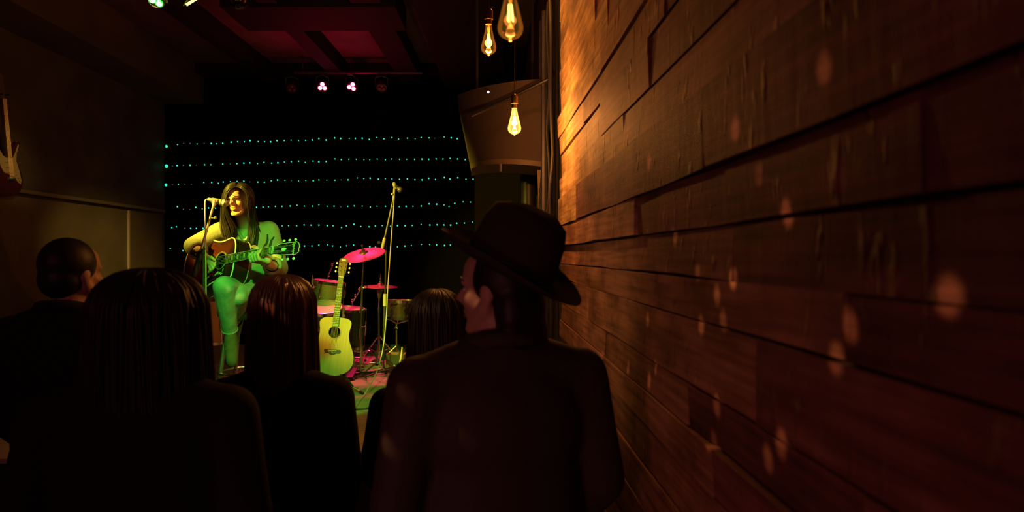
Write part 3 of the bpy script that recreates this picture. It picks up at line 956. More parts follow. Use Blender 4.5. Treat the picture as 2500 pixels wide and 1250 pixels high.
    for k in range(6):
        z0_, z1_ = -0.027 + k * 0.0108, -0.0175 + k * 0.007
        s = -1 if k < 3 else 1
        j = k if k < 3 else 5 - k
        pk = hm @ Vector((0.055 + j * 0.041, -0.010, s * 0.019))
        G().tube([(-0.172, -0.013, z0_), (-0.158, -0.0155, z0_), (0.4925, -0.0145, z1_), pk], 0.0009 + 0.0003 * (5 - k) / 5, 5).build('string', M['string'], t)
    return t


# the singer's guitar: neck toward the viewer's right and forward
GA = R(31)
soundhole = P(539, 637, 4.28)
GM = Matrix.Translation(soundhole) @ Matrix.Rotation(-GA, 4, 'Z') @ Matrix.Rotation(R(-7.5), 4, 'Y') @ Matrix.Rotation(R(-14), 4, 'X')
gtr = build_guitar('sunburst acoustic guitar with cream binding held by the singer', GM, M['burst'], M['mahogany'], M['mahogany'], M['mahogany'], True, True, logo='Epiphone')
# a capo clipped on the neck
t = thing('capo', 'black spring capo clamped on the sunburst guitar neck', 'capo', mtx=GM.copy())
G().box((0.425, -0.0175, 0.0), (0.012, 0.008, 0.060)).build('bar', mat('brown_capo_bar', (0.25, 0.1, 0.04), 0.4), t, bevel=0.002, smooth=False)
G().tube([(0.425, -0.018, 0.03), (0.427, -0.006, 0.045), (0.418, 0.008, 0.075), (0.405, 0.012, 0.115)], [0.006, 0.007, 0.006, 0.004], 8).build('handle', M['rubber'], t)
G().tube([(0.427, 0.02, 0.02), (0.428, 0.022, 0.045), (0.432, 0.026, 0.08), (0.446, 0.03, 0.10)], [0.006, 0.007, 0.006, 0.004], 8).build('handle', M['rubber'], t)

# the guitar on the floor stand (upright, neck leaning to the right in the picture)
top2, bot2 = P(839, 628, 5.95), P(804, 918, 5.72)
sc2 = (top2 - bot2).length / 1.05
ax = (top2 - bot2).normalized()
nrm = Vector((0.10, -1, 0.1)); nrm = (nrm - ax * nrm.dot(ax)).normalized()
zz = ax.cross(-nrm).normalized()
o2 = bot2 + ax * 0.376 * sc2
GM2 = Matrix(((ax.x, -nrm.x, zz.x, o2.x), (ax.y, -nrm.y, zz.y, o2.y), (ax.z, -nrm.z, zz.z, o2.z), (0, 0, 0, 1)))
build_guitar('pale natural acoustic guitar standing upright beside the drum kit', GM2, M['spruce'], M['mahogany'], M['mahogany'], M['maple'], False, False, depth=0.1, scale=sc2)
# its A-frame stand
gb = Vector((bot2.x, bot2.y + 0.1, STAGE))
t = thing('guitar_stand', 'low black guitar stand under the pale acoustic guitar', 'stand', gb)
neckp = Vector((ax.x * 0.62, ax.y * 0.62 + 0.09, bot2.z - STAGE + ax.z * 0.56))
G().tube([(0, 0.10, 0.12), neckp + Vector((0, 0.02, 0))], 0.011, 8).build('upright', M['blackmetal'], t)
for sx, sy in ((-0.2, -0.12), (0.2, -0.12), (0.0, 0.3)):
    G().tube([(0, 0.10, 0.16), (sx, sy, 0.012)], [0.010, 0.009], 8).build('leg', M['blackmetal'], t)
for sx in (-0.1, 0.1):
    zc = bot2.z - STAGE - 0.004
    G().tube([(0, 0.1, 0.13), (sx, 0.06, zc - 0.012), (sx, -0.10, zc - 0.012), (sx, -0.125, zc + 0.02)], 0.008, 8).build('cradle_arm', M['rubber'], t)


# ------------------------------------------------------------------ microphones and stands
def microphone(label, p_tail, p_head, body_mat, r=0.024, grille_mat=None):
    d = Vector(p_head) - Vector(p_tail)
    L_ = d.length
    q = d.to_track_quat('Z', 'Y').to_matrix().to_4x4()
    t = thing('microphone', label, 'microphone', mtx=Matrix.Translation(Vector(p_tail)) @ q)
    G().lathe([(0.009, 0), (0.0105, 0.004), (0.0115, 0.02), (0.018, L_ - 0.05), (0.021, L_ - 0.038), (0.012, L_ - 0.03)], 20).build('body', body_mat, t)
    G().sphere((0, 0, L_ - 0.018), (r, r, r * 1.02), 20, 14).build('grille', grille_mat or mat('steel_mesh_grille', (0.6, 0.6, 0.58), 0.35, 0.7, bump=0.4, bump_scale=300), t)
    G().tube([(r * 1.01 * math.cos(2 * math.pi * k / 24), r * 1.01 * math.sin(2 * math.pi * k / 24), L_ - 0.018) for k in range(24)], 0.002, 6, closed=True).build('grille_band', M['dullmetal'], t)
    return t


def mic_stand(label, base, pole_top, boom_lo, boom_hi, pole_mat, boom_mat, grip_end, clutch_z=None, clutch_mat=None, grip_mat=None, foot_r=0.26):
    base, pole_top, boom_lo, boom_hi = map(Vector, (base, pole_top, boom_lo, boom_hi))
    t = thing('microphone_stand', label, 'microphone stand', base)
    kw = dict(parent=t, world=True)
    low = base + Vector((0, 0, 0.16))
    cl = base.lerp(pole_top, clutch_z if clutch_z else 0.5)
    G().tube([low, cl], 0.0125, 12).build('lower_pole', pole_mat, **kw)
    G().tube([cl, pole_top], 0.008, 10).build('upper_pole', pole_mat, **kw)
    dv = (pole_top - base).normalized()
    G().tube([cl - dv * 0.10, cl - dv * 0.095, cl + dv * 0.01, cl + dv * 0.015], [0.013, 0.018, 0.018, 0.012], 14).build('clutch', clutch_mat or M['rubber'], **kw)
    G().tube([low - Vector((0, 0, 0.03)), low + Vector((0, 0, 0.03))], 0.022, 12).build('leg_hub', M['rubber'], **kw)
    for k in range(3):
        a = R(100 + 120 * k)
        e = base + Vector((math.cos(a) * foot_r, math.sin(a) * foot_r, 0.013))
        lg = G().tube([low, e], 0.008, 8).build('leg', pole_mat, **kw)
        G().cap(e + (low - e).normalized() * 0.03, 0.012, e, 0.012).build('rubber_foot', M['rubber'], lg, world=True)
    # boom clamp
    d = (boom_hi - boom_lo).normalized()
    k = (pole_top - boom_lo).dot(d)
    near = boom_lo + d * k
    G().tube([pole_top - dv * 0.02, pole_top + dv * 0.012], 0.014, 12).build('boom_clamp', M['rubber'], **kw)
    G().tube([pole_top, near], 0.010, 8).build('clamp_arm', M['rubber'], **kw)
    side = Vector((-1, -0.2, 0))
    kb = G().tube([near + side * 0.008, near + side * 0.03, near + side * 0.032, near + side * 0.055], [0.005, 0.005, 0.016, 0.014], 12).build('clamp_knob', M['rubber'], **kw)
    G().tube([boom_lo, boom_hi], 0.0072, 10).build('boom_arm', boom_mat, **kw)
    G().tube([boom_lo - d * 0.01, boom_lo, boom_lo + d * grip_end, boom_lo + d * (grip_end + 0.008)], [0.010, 0.0145, 0.0145, 0.008], 14).build('boom_grip', grip_mat or M['rubber'], **kw)
    return t


# singer's microphone
m_tail, m_head = P(507, 486, 4.16), P(556, 497, 4.19)
sb = P(500, 625, 4.0); sb.z = STAGE
ptop = P(497, 612, 4.0)
mic_stand('grey boom microphone stand right in front of the singer', sb, ptop, P(474, 672, 3.99), P(521, 503, 4.14), M['blackmetal'], M['greymetal'], 0.14)
microphone('grey vocal microphone at the mouth of the singer', m_tail, m_head, M['greymetal'])
t = thing('microphone_clip', 'small clip holding the vocal microphone on its boom', 'microphone clip', P(521, 503, 4.14))
G().tube([P(521, 506, 4.14), P(523, 497, 4.15), P(524, 491, 4.16)], [0.008, 0.012, 0.014], 10).build('socket', M['greymetal'], t, world=True)
G().tube([P(517, 489, 4.163), P(532, 492.5, 4.172)], 0.0185, 14).build('sleeve', M['greymetal'], t, world=True)
G().tube([P(513, 532, 4.118), P(524, 532, 4.10)], 0.004, 6).build('knob_stem', M['greymetal'], t, world=True)
G().sphere(P(526, 532, 4.10), 0.010, 10, 6).build('knob', M['grip'], t, world=True)
c1 = catmull([P(507, 486, 4.16), P(501, 490, 4.15), P(500.5, 520, 4.1), P(501.5, 580, 4.04), P(502.5, 640, 3.97), P(503, 720, 3.97), P(504, 860, 3.97), P(500, 980, 3.95), P(500, 1060, 3.95)], 40)
tag(G().tube(c1, 0.0035, 6).build('microphone_cable', M['cable']), 'pale cable hanging from the vocal microphone down its stand', 'cable')

# second microphone stand by the drums
sb2 = P(936, 910, 6.35); sb2.z = STAGE
mic_stand('tall boom microphone stand in front of the drum kit', sb2, P(943, 592, 6.3), P(934, 604, 6.26), P(960, 487, 6.2), mat('dark_grey_enamel', (0.07, 0.07, 0.07), 0.35, 0.3), M['greymetal'], 0.085,
          clutch_z=0.60, clutch_mat=M['grip'], grip_mat=M['grip'], foot_r=0.24)
t2 = microphone('dark microphone angled down atop the tall boom stand', P(963, 450, 6.2), P(977, 464, 6.0), M['blackmetal'], grille_mat=mat('dark_mesh_grille', (0.22, 0.21, 0.2), 0.4, 0.6))
t = thing('microphone_clip', 'pale clip and knob at the top of the tall boom stand', 'microphone clip', P(960, 485, 6.2))
G().tube([P(960, 487, 6.2), P(962, 470, 6.19), P(964, 458, 6.18)], [0.008, 0.010, 0.013], 10).build('socket', M['grip'], t, world=True)
G().tube([P(962, 449, 6.2), P(966, 457, 6.14)], 0.018, 12).build('sleeve', M['grip'], t, world=True)
G().sphere(P(957.5, 474, 6.18), 0.011, 10, 6).build('knob', M['grip'], t, world=True)
c2 = catmull([P(963, 450, 6.2), P(963, 470, 6.16), P(961, 510, 6.15), P(957, 560, 6.15), P(952, 630, 6.15), P(947, 700, 6.13), P(944, 760, 6.1), P(938, 830, 6.02), P(930, 875, 5.9), P(917, 915, 5.7), P(898, 950, 5.45), P(880, 978, 5.2), P(866, 1000, 4.9), P(858, 1012, 4.76)], 60)
for p in c2:
    p.z = max(p.z, STAGE + 0.007)
tag(G().tube(c2, 0.0048, 6).build('microphone_cable', M['cable']), 'long pale cable hanging from the tall boom stand down to the stage', 'cable')


# ------------------------------------------------------------------ drums
def drum(name, label, c, r, h, wrap, tilt=(0, 0), lugs=8, legs=0, spin=0.0, group='drums of the kit'):
    mtx = Matrix.Translation(Vector(c)) @ Matrix.Rotation(R(tilt[1]), 4, 'Y') @ Matrix.Rotation(R(tilt[0]), 4, 'X') @ Matrix.Rotation(spin, 4, 'Z')
    t = thing(name, label, 'drum', mtx=mtx, group=group)
    G().lathe([(r, h * 0.5), (r, -h * 0.5)], 40, cap=False).build('shell', wrap, t)
    G().lathe([(0.001, h * 0.5 + 0.004), (r * 0.97, h * 0.5 + 0.004), (r * 1.0, h * 0.5 - 0.002)], 40, cap=False).build('drum_head', M['drumhead'], t)
    G().lathe([(0.001, -h * 0.5 - 0.004), (r * 0.97, -h * 0.5 - 0.004), (r * 1.0, -h * 0.5 + 0.002)], 40, cap=False).build('drum_head', M['drumhead'], t)
    for s in (-1, 1):
        G().lathe([(r * 1.005, s * (h * 0.5 - 0.018)), (r * 1.035, s * (h * 0.5 - 0.016)), (r * 1.03, s * (h * 0.5 + 0.012)), (r * 1.045, s * (h * 0.5 + 0.014)), (r * 1.005, s * (h * 0.5 + 0.015)), (r * 1.005, s * (h * 0.5 - 0.018))], 40, cap=False).build('hoop', M['chrome'], t)
    for k in range(lugs):
        a = 2 * math.pi * (k + 0.3) / lugs
        lm = Matrix.Rotation(a, 4, 'Z') @ Matrix.Translation((r, 0, 0))
        lg = G().tube([lm @ Vector((0.012, 0, -h * 0.20)), lm @ Vector((0.014, 0, 0)), lm @ Vector((0.012, 0, h * 0.20))], [0.010, 0.013, 0.010], 8).build('lug', M['chrome'], t)
        G().tube([lm @ Vector((0.013, 0, -h * 0.5 - 0.01)), lm @ Vector((0.013, 0, h * 0.5 + 0.012))], 0.0035, 6).build('tension_rod', M['chrome'], lg)
    for k in range(legs):
        a = 2 * math.pi * k / legs + 0.9
        d = Vector((math.cos(a), math.sin(a), 0))
        inv = mtx.inverted()
        top = mtx @ (d * (r + 0.02) + Vector((0, 0, 0.1)))
        foot = Vector((top.x, top.y, STAGE + 0.012)) + d * 0.04
        l = G().tube([inv @ top, inv @ Vector((top.x, top.y, STAGE + 0.12)), inv @ foot], 0.006, 8).build('leg', M['chrome'], t)
        G().sphere(inv @ foot, 0.013, 10, 6).build('rubber_foot', M['rubber'], l)
    return t


# floor tom behind the singer at the left
drum('floor_tom', 'tan floor tom behind the sunburst guitar at the left', P(506, 780, 6.55) , 0.2, 0.42, M['tanwrap'], tilt=(4, 0), legs=3)
# rack tom and lower drum behind the pale guitar
drum('rack_tom', 'champagne sparkle rack tom behind the neck of the pale guitar', P(800, 714, 6.75), 0.148, 0.205, M['sparkle'], tilt=(1, 8), lugs=6)
drum('snare_drum', 'drum with tilted pink-lit head under the champagne rack tom', P(790, 770, 6.45), 0.175, 0.15, M['darkwrap'], tilt=(17, 3), lugs=8)
drum('floor_tom', 'dark sparkle floor tom between the pale guitar and cymbal stand', P(846, 800, 6.95), 0.175, 0.38, M['darkwrap'], tilt=(3, 4), legs=3)
drum('rack_tom', 'dark tom right of the hi-hat, its chrome hoop glinting', P(985, 756, 7.0), 0.165, 0.17, M['darkwrap'], tilt=(-2, 1), lugs=8)


def tripod(t, hub, foot_r, zfloor, m, n=3, a0=20, arch=False):
    """double-braced legs in world space"""
    for k in range(n):
        a = R(a0 + 360 / n * k)
        d = Vector((math.cos(a), math.sin(a), 0))
        foot = Vector((hub.x, hub.y, zfloor + 0.014)) + d * foot_r
        knee = hub + d * foot_r * 0.45 + Vector((0, 0, -0.015))
        lg = G()
        if arch:
            lg.tube(catmull([hub, knee + Vector((0, 0, 0.02)), foot], 8), 0.008, 8)
        else:
            lg.tube([hub, foot], 0.0075, 8)
        l = lg.build('leg', m, t, world=True)
        low = Vector((hub.x, hub.y, zfloor + (hub.z - zfloor) * 0.35))
        G().tube([low, hub.lerp(foot, 0.55)], 0.0055, 6).build('brace', m, l, world=True)
        G().sphere(foot, 0.014, 10, 6).build('rubber_foot', M['rubber'], l, world=True)


def cymbal_disc(g, r, bell=0.045, bow=0.02):
    prof = [(0.006, bow + 0.026), (bell * 0.5, bow + 0.022), (bell * 0.9, bow + 0.008), (bell, bow + 0.002), (r * 0.55, bow * 0.72), (r * 0.85, bow * 0.28), (r, 0.0),
            (r, -0.0015), (r * 0.85, bow * 0.28 - 0.002), (r * 0.55, bow * 0.72 - 0.002), (bell, bow), (0.006, bow + 0.02)]
    return g.lathe(prof, 48)


# crash cymbal and stand
cc = P(889, 622, 6.45)
CM = Matrix.Translation(cc) @ Matrix.Rotation(R(-8), 4, 'Y') @ Matrix.Rotation(R(20), 4, 'X')
t = thing('crash_cymbal', 'large tilted pink-lit crash cymbal right of the pale guitar headstock', 'cymbal', mtx=CM)
cymbal_disc(G(), 0.198).build('disc', M['cymbal'], t)
G().lathe([(0.004, 0.04), (0.016, 0.04), (0.016, 0.055), (0.005, 0.057), (0.005, 0.085), (0.011, 0.086), (0.009, 0.1)], 14).build('felt_and_nut', M['rubber'], t)
sbase = P(880, 905, 6.45); sbase.z = STAGE
t = thing('cymbal_stand', 'chrome stand holding the tilted crash cymbal', 'stand', sbase)
kw = dict(parent=t, world=True)
G().tube([P(880, 900, 6.45), P(882, 790, 6.45)], 0.0125, 10).build('lower_tube', M['chrome'], **kw)
G().tube([P(882, 792, 6.45), P(884, 702, 6.45)], 0.010, 10).build('middle_tube', M['chrome'], **kw)
G().tube([P(884, 704, 6.45), P(887, 640, 6.45), cc + Vector((0, 0, 0.03))], 0.007, 10).build('upper_tube', M['chrome'], **kw)
for px, py in ((881.5, 798), (883, 757), (884, 703)):
    G().tube([P(px, py - 5, 6.45), P(px, py + 5, 6.45)], 0.017, 12).build('collar', M['chrome'], **kw)
    G().tube([P(px, py, 6.45), P(px + 9, py - 1, 6.42), P(px + 12, py - 4, 6.41)], [0.006, 0.005, 0.008], 8).build('wing_nut', M['chrome'], **kw)
G().sphere(P(886, 632, 6.45), 0.017, 10, 8).build('tilter', M['rubber'], **kw)
tripod(t, P(881, 860, 6.45), 0.27, STAGE, M['chrome'], a0=-20, arch=True)

# hi-hat
hb = P(929, 700, 7.1)
hbase = Vector((hb.x - 0.01, hb.y, STAGE))
t = thing('hi_hat', 'pink-lit hi-hat cymbals on a chrome stand right of the crash stand', 'hi-hat', hbase)
kw = dict(parent=t, world=True)
HM = Matrix.Translation(hb) @ Matrix.Rotation(R(2), 4, 'Y') @ Matrix.Rotation(R(3), 4, 'X')
g = G(); cymbal_disc(g, 0.178, 0.04, 0.016); g.v = [tuple(HM @ Vector(p)) for p in g.v]; g.build('top_cymbal', M['cymbal'], **kw)
HM2 = Matrix.Translation(hb - Vector((0, 0, 0.012))) @ Matrix.Rotation(R(180), 4, 'X')
g = G(); cymbal_disc(g, 0.178, 0.04, 0.016); g.v = [tuple(HM2 @ Vector(p)) for p in g.v]; g.build('bottom_cymbal', M['cymbal'], **kw)
G().tube([P(928, 712, 7.1), P(929, 668, 7.1)], 0.004, 8).build('pull_rod', M['chrome'], **kw)
G().lathe([(0.008, 0.03), (0.018, 0.034), (0.018, 0.05), (0.010, 0.055), (0.012, 0.085), (0.006, 0.09)], 14, HM).build('clutch', M['blackmetal'], **kw)
G().tube([P(927, 708, 7.1), P(927, 716, 7.1), P(926, 730, 7.1)], [0.04, 0.03, 0.012], 16).build('seat_cup', M['blackmetal'], **kw)
G().tube([P(926, 725, 7.1), P(925, 760, 7.1)], 0.010, 10).build('upper_tube', M['chrome'], **kw)
G().tube([P(925, 755, 7.1), Vector((P(925, 755, 7.1).x, 7.1, STAGE + 0.06))], 0.013, 10).build('lower_tube', M['chrome'], **kw)
G().tube([P(925, 750, 7.1), P(925, 761, 7.1)], 0.019, 12).build('collar', M['chrome'], **kw)
tripod(t, P(925, 818, 7.1), 0.22, STAGE, M['chrome'], a0=35)
G().box(hbase + Vector((0.0, -0.15, 0.03)), (0.09, 0.26, 0.012), Matrix.Identity(4)).build('pedal', M['dullmetal'], bevel=0.003, smooth=False, **kw)

# snare-type stand holding the right tom
rb = P(968, 0, 7.0)
rbase = Vector((rb.x, 7.0, STAGE))
t = thing('drum_stand', 'dull metal stand under the dark tom right of the hi-hat', 'stand', rbase)
kw = dict(parent=t, world=True)
G().tube([P(968, 872, 7.0), P(968, 790, 7.0)], 0.010, 10).build('pole', M['dullmetal'], **kw)
for px in (946, 972, 1012):
    G().tube([P(969, 790, 7.0), P(px, 777, 6.95), P(px - 2 if px < 968 else px + 2, 768, 6.93)], 0.007, 8).build('basket_arm', M['dullmetal'], **kw)
G().tube([P(966, 797, 6.98), P(970, 803, 6.98)], 0.018, 10).build('collar', M['dullmetal'], **kw)
tripod(t, P(967, 845, 7.0), 0.18, STAGE, M['dullmetal'], a0=75)

# tom mount arms with chrome clamps
for a, b, c, lab in ((P(796, 700, 7.0), P(803, 668, 7.0), P(815, 640, 7.0), 'pink-lit chrome tom mount rising behind the champagne tom'),
                     (P(860, 738, 7.15), P(872, 718, 7.15), P(882, 702, 7.15), 'dim chrome tom arm slanting up toward the crash stand')):
    t = thing('tom_mount', lab, 'drum hardware', b)
    kw = dict(parent=t, world=True)
    G().tube([a, b, c], 0.010, 10).build('arm', M['chrome'], **kw)
    for s in (0.1, 0.45, 0.9):
        q = a.lerp(c, s)
        G().sphere(q + Vector((-0.008, -0.012, 0)), 0.017, 10, 6).build('clamp', M['chrome'], **kw)
    G().tube([a, Vector((a.x + 0.02, a.y + 0.15, STAGE + 0.3))], 0.010, 8).build('post', M['chrome'], **kw)
t = thing('wing_bolt', 'upright yellow-lit bolt standing on the rim of the champagne tom', 'drum hardware', P(763, 692, 6.6))
G().tube([P(763, 695, 6.6), P(763, 684, 6.6), P(763.5, 675, 6.6), P(764, 671, 6.6)], [0.009, 0.011, 0.006, 0.003], 8).build('bolt', M['grip'], t, world=True)
G().sphere(P(766, 700, 6.6), 0.018, 10, 8).build('bracket', M['chrome'], t, world=True)

# kick pedal with tangle of cables on the stage
t = thing('kick_pedal', 'small metal foot pedal among cables on the stage floor', 'pedal', Vector((P(880, 900, 6.5).x, 6.15, STAGE)))
G().box((0, 0, 0.012), (0.1, 0.26, 0.02)).build('base_plate', M['blackmetal'], t, bevel=0.003, smooth=False)
G().box((0, -0.02, 0.06), (0.08, 0.22, 0.012), Matrix.Rotation(R(14), 4, 'X')).build('foot_board', M['blackmetal'], t, bevel=0.003, smooth=False)
for sx in (-0.05, 0.05):
    G().tube([(sx, 0.12, 0.02), (sx, 0.12, 0.17)], 0.008, 8).build('post', M['dullmetal'], t)
G().tube([(-0.05, 0.12, 0.165), (0.05, 0.12, 0.165)], 0.006, 8).build('axle', M['dullmetal'], t)
for k, lab in enumerate(['black cable coiled loosely under the crash cymbal stand', 'black cable trailing across the stage right of the foot pedal', 'black cable looping at the front of the foot pedal']):
    pts = []
    cx, cy = P(875 + 12 * k, 900, 6.3).x, 6.0 + 0.16 * k
    for i in range(26):
        a = i * 0.62 + k
        pts.append((cx + math.cos(a) * (0.14 - 0.002 * i) + 0.01 * i * (k - 1), cy + math.sin(a * 1.13) * 0.11, STAGE + 0.012 + 0.010 * k + 0.008 * (1 + math.sin(a * 2.1))))
    tag(G().tube(catmull(pts, 90), 0.006, 6).build('stage_cable', M['blackcable']), lab, 'cable', 'cables on the stage floor')
pts = catmull([P(858, 1003, 4.85), P(875, 1001, 4.87), P(900, 1000, 4.9), P(930, 995, 5.0)], 14)
for p in pts: p.z = STAGE + 0.008
tag(G().tube(pts, 0.008, 6).build('stage_cable', M['blackcable']), 'short black cable lying straight across the green-lit stage floor', 'cable', 'cables on the stage floor')
ra, rb_ = P(834, 929, 5.7), P(880, 957, 5.45)
ra.z, rb_.z = STAGE + 0.05, STAGE + 0.016
t = thing('metal_rod', 'shiny metal rod lying on the stage below the pale guitar', 'rod', (ra + rb_) / 2)
G().tube([ra, rb_], 0.007, 8).build('rod', M['chrome'], t, world=True)
G().cap(rb_, 0.012, rb_ + (rb_ - ra).normalized() * 0.04, 0.011).build('rubber_tip', M['rubber'], t, world=True)

# plywood box and stick at the right of the kit
bx = P(968, 913, 6.56)
t = thing('plywood_box', 'small open plywood box on the stage right of the tall mic stand', 'box', Vector((bx.x, 6.56, STAGE)))
w, d, h = 0.175, 0.16, 0.165
G().box((0, -d / 2, h / 2), (w, 0.012, h)).build('side_panel', M['crate'], t, smooth=False)
G().box((0, d / 2, h / 2), (w, 0.012, h)).build('side_panel', M['crate'], t, smooth=False)
for s in (-1, 1):
    G().box((s * (w / 2 - 0.006), 0, h / 2), (0.012, d - 0.013, h)).build('side_panel', M['crate'], t, smooth=False)
G().box((0, 0, 0.006), (w - 0.026, d - 0.014, 0.012)).build('bottom_panel', M['crate'], t, smooth=False)
t = thing('drumstick', 'pale stick leaning up at the right of the plywood box', 'stick', P(975, 905, 6.22))
G().tube([P(973, 905, 6.2), P(980, 868, 6.25), P(982, 848, 6.28)], [0.010, 0.010, 0.007], 10).build('stick', mat('hickory', (0.5, 0.42, 0.27), 0.5), t, world=True)

# ------------------------------------------------------------------ bar stool
hipc = P(607, 712, 4.56)
SEAT = 1.26
t = thing('bar_stool', 'black round bar stool the singer sits on', 'stool', (hipc.x, hipc.y - 0.04, STAGE))
G().lathe([(0.001, SEAT - STAGE - 0.07), (0.16, SEAT - STAGE - 0.07), (0.175, SEAT - STAGE - 0.05), (0.178, SEAT - STAGE - 0.015), (0.16, SEAT - STAGE), (0.001, SEAT - STAGE)], 32).build('seat', M['vinyl'], t)
for k in range(4):
    a = R(45 + 90 * k)
    G().tube([(0.12 * math.cos(a), 0.12 * math.sin(a), SEAT - STAGE - 0.07), (0.22 * math.cos(a), 0.22 * math.sin(a), 0.0)], 0.013, 10).build('leg', mat('stool_leg_steel', (0.35, 0.3, 0.3), 0.3, 0.8), t)
rr = 0.175
G().tube([(rr * math.cos(2 * math.pi * k / 32), rr * math.sin(2 * math.pi * k / 32), 0.34) for k in range(32)], 0.009, 8, closed=True).build('foot_ring', M['dullmetal'], t)


# ------------------------------------------------------------------ people
def add_head(g, Mh, s=1.0):
    """head with a face toward local -y, centre at the eyes' height between the ears"""
    S = Mh @ Matrix.Scale(s, 4)
    E = lambda c, r: g.sphere(c, r, 20, 14, S)
    T = lambda p: S @ Vector(p)
    E((0, 0.016, 0.03), (0.073, 0.092, 0.088))
    E((0, -0.020, -0.040), (0.056, 0.064, 0.072))
    E((0, -0.030, 0.045), (0.060, 0.055, 0.055))           # forehead
    g.cap(T((-0.011, -0.060, -0.098)), 0.020 * s, T((0.011, -0.060, -0.098)), 0.020 * s)   # chin
    for sx in (-1, 1):
        E((sx * 0.033, -0.048, -0.026), (0.026, 0.028, 0.030))   # cheek
        g.cap(T((sx * 0.056, 0.0, -0.045)), 0.022 * s, T((sx * 0.026, -0.052, -0.094)), 0.019 * s)   # jaw
        g.cap(T((sx * 0.012, -0.083, 0.020)), 0.0095 * s, T((sx * 0.044, -0.066, 0.019)), 0.010 * s)   # brow ridge
        E((sx * 0.073, 0.012, -0.008), (0.010, 0.020, 0.031))    # ear
        g.cap(T((sx * 0.011, -0.091, -0.030)), 0.0085 * s, T((sx * 0.008, -0.098, -0.028)), 0.0075 * s)
    g.cap(T((0, -0.083, 0.014)), 0.0085 * s, T((0, -0.106, -0.023)), 0.0105 * s)           # nose
    E((0, -0.074, -0.058), (0.024, 0.014, 0.016))          # mouth mound


def face_parts(root, Mh, s=1.0, smile=True, lip=None):
    lip = lip or M['lip']
    S = Mh @ Matrix.Scale(s, 4)
    T = lambda p: S @ Vector(p)
    for sx in (-1, 1):
        e = G().sphere((sx * 0.032, -0.0755, 0.001), (0.0130, 0.008, 0.0044), 14, 8, S).build('eye', M['eyewhite'], root, world=True)
        G().sphere((sx * 0.032, -0.0810, 0.0008), (0.0058, 0.004, 0.0046), 12, 8, S).build('iris', M['iris'], e, world=True)
        G().tube([T((sx * 0.017, -0.0835, 0.001)), T((sx * 0.026, -0.0865, 0.0072)), T((sx * 0.038, -0.0845, 0.0066)), T((sx * 0.047, -0.0755, 0.0005))], [0.0012, 0.0019, 0.0021, 0.0012], 6).build('eyelid', M['iris'], root, world=True)
        G().tube([T((sx * 0.016, -0.0925, 0.0265)), T((sx * 0.029, -0.0905, 0.0300)), T((sx * 0.042, -0.082, 0.0290)), T((sx * 0.052, -0.069, 0.022))], [0.0018, 0.0024, 0.0021, 0.001], 6).build('eyebrow', M['darkhair'], root, world=True)
    c = 0.006 if smile else 0.0
    G().tube([T((-0.029, -0.0745, -0.054 + c)), T((-0.015, -0.0875, -0.0540)), T((0, -0.0905, -0.0545)), T((0.015, -0.0875, -0.0540)), T((0.029, -0.0745, -0.054 + c))], [0.0015, 0.0034, 0.004, 0.0034, 0.0015], 8).build('upper_lip', lip, root, world=True)
    G().tube([T((-0.028, -0.0745, -0.0545 + c)), T((-0.014, -0.0865, -0.0675)), T((0, -0.0890, -0.0705)), T((0.014, -0.0865, -0.0675)), T((0.028, -0.0745, -0.0545 + c))], [0.0015, 0.0038, 0.005, 0.0038, 0.0015], 8).build('lower_lip', lip, root, world=True)
    pts = [(-0.023, -0.0775, -0.0545), (-0.012, -0.0862, -0.0585), (0, -0.0885, -0.0600), (0.012, -0.0862, -0.0585), (0.023, -0.0775, -0.0545)]
    G().tube([T(p) for p in pts], [0.0015, 0.0042, 0.0046, 0.0042, 0.0015], 8).build('teeth', M['teeth'], root, world=True)


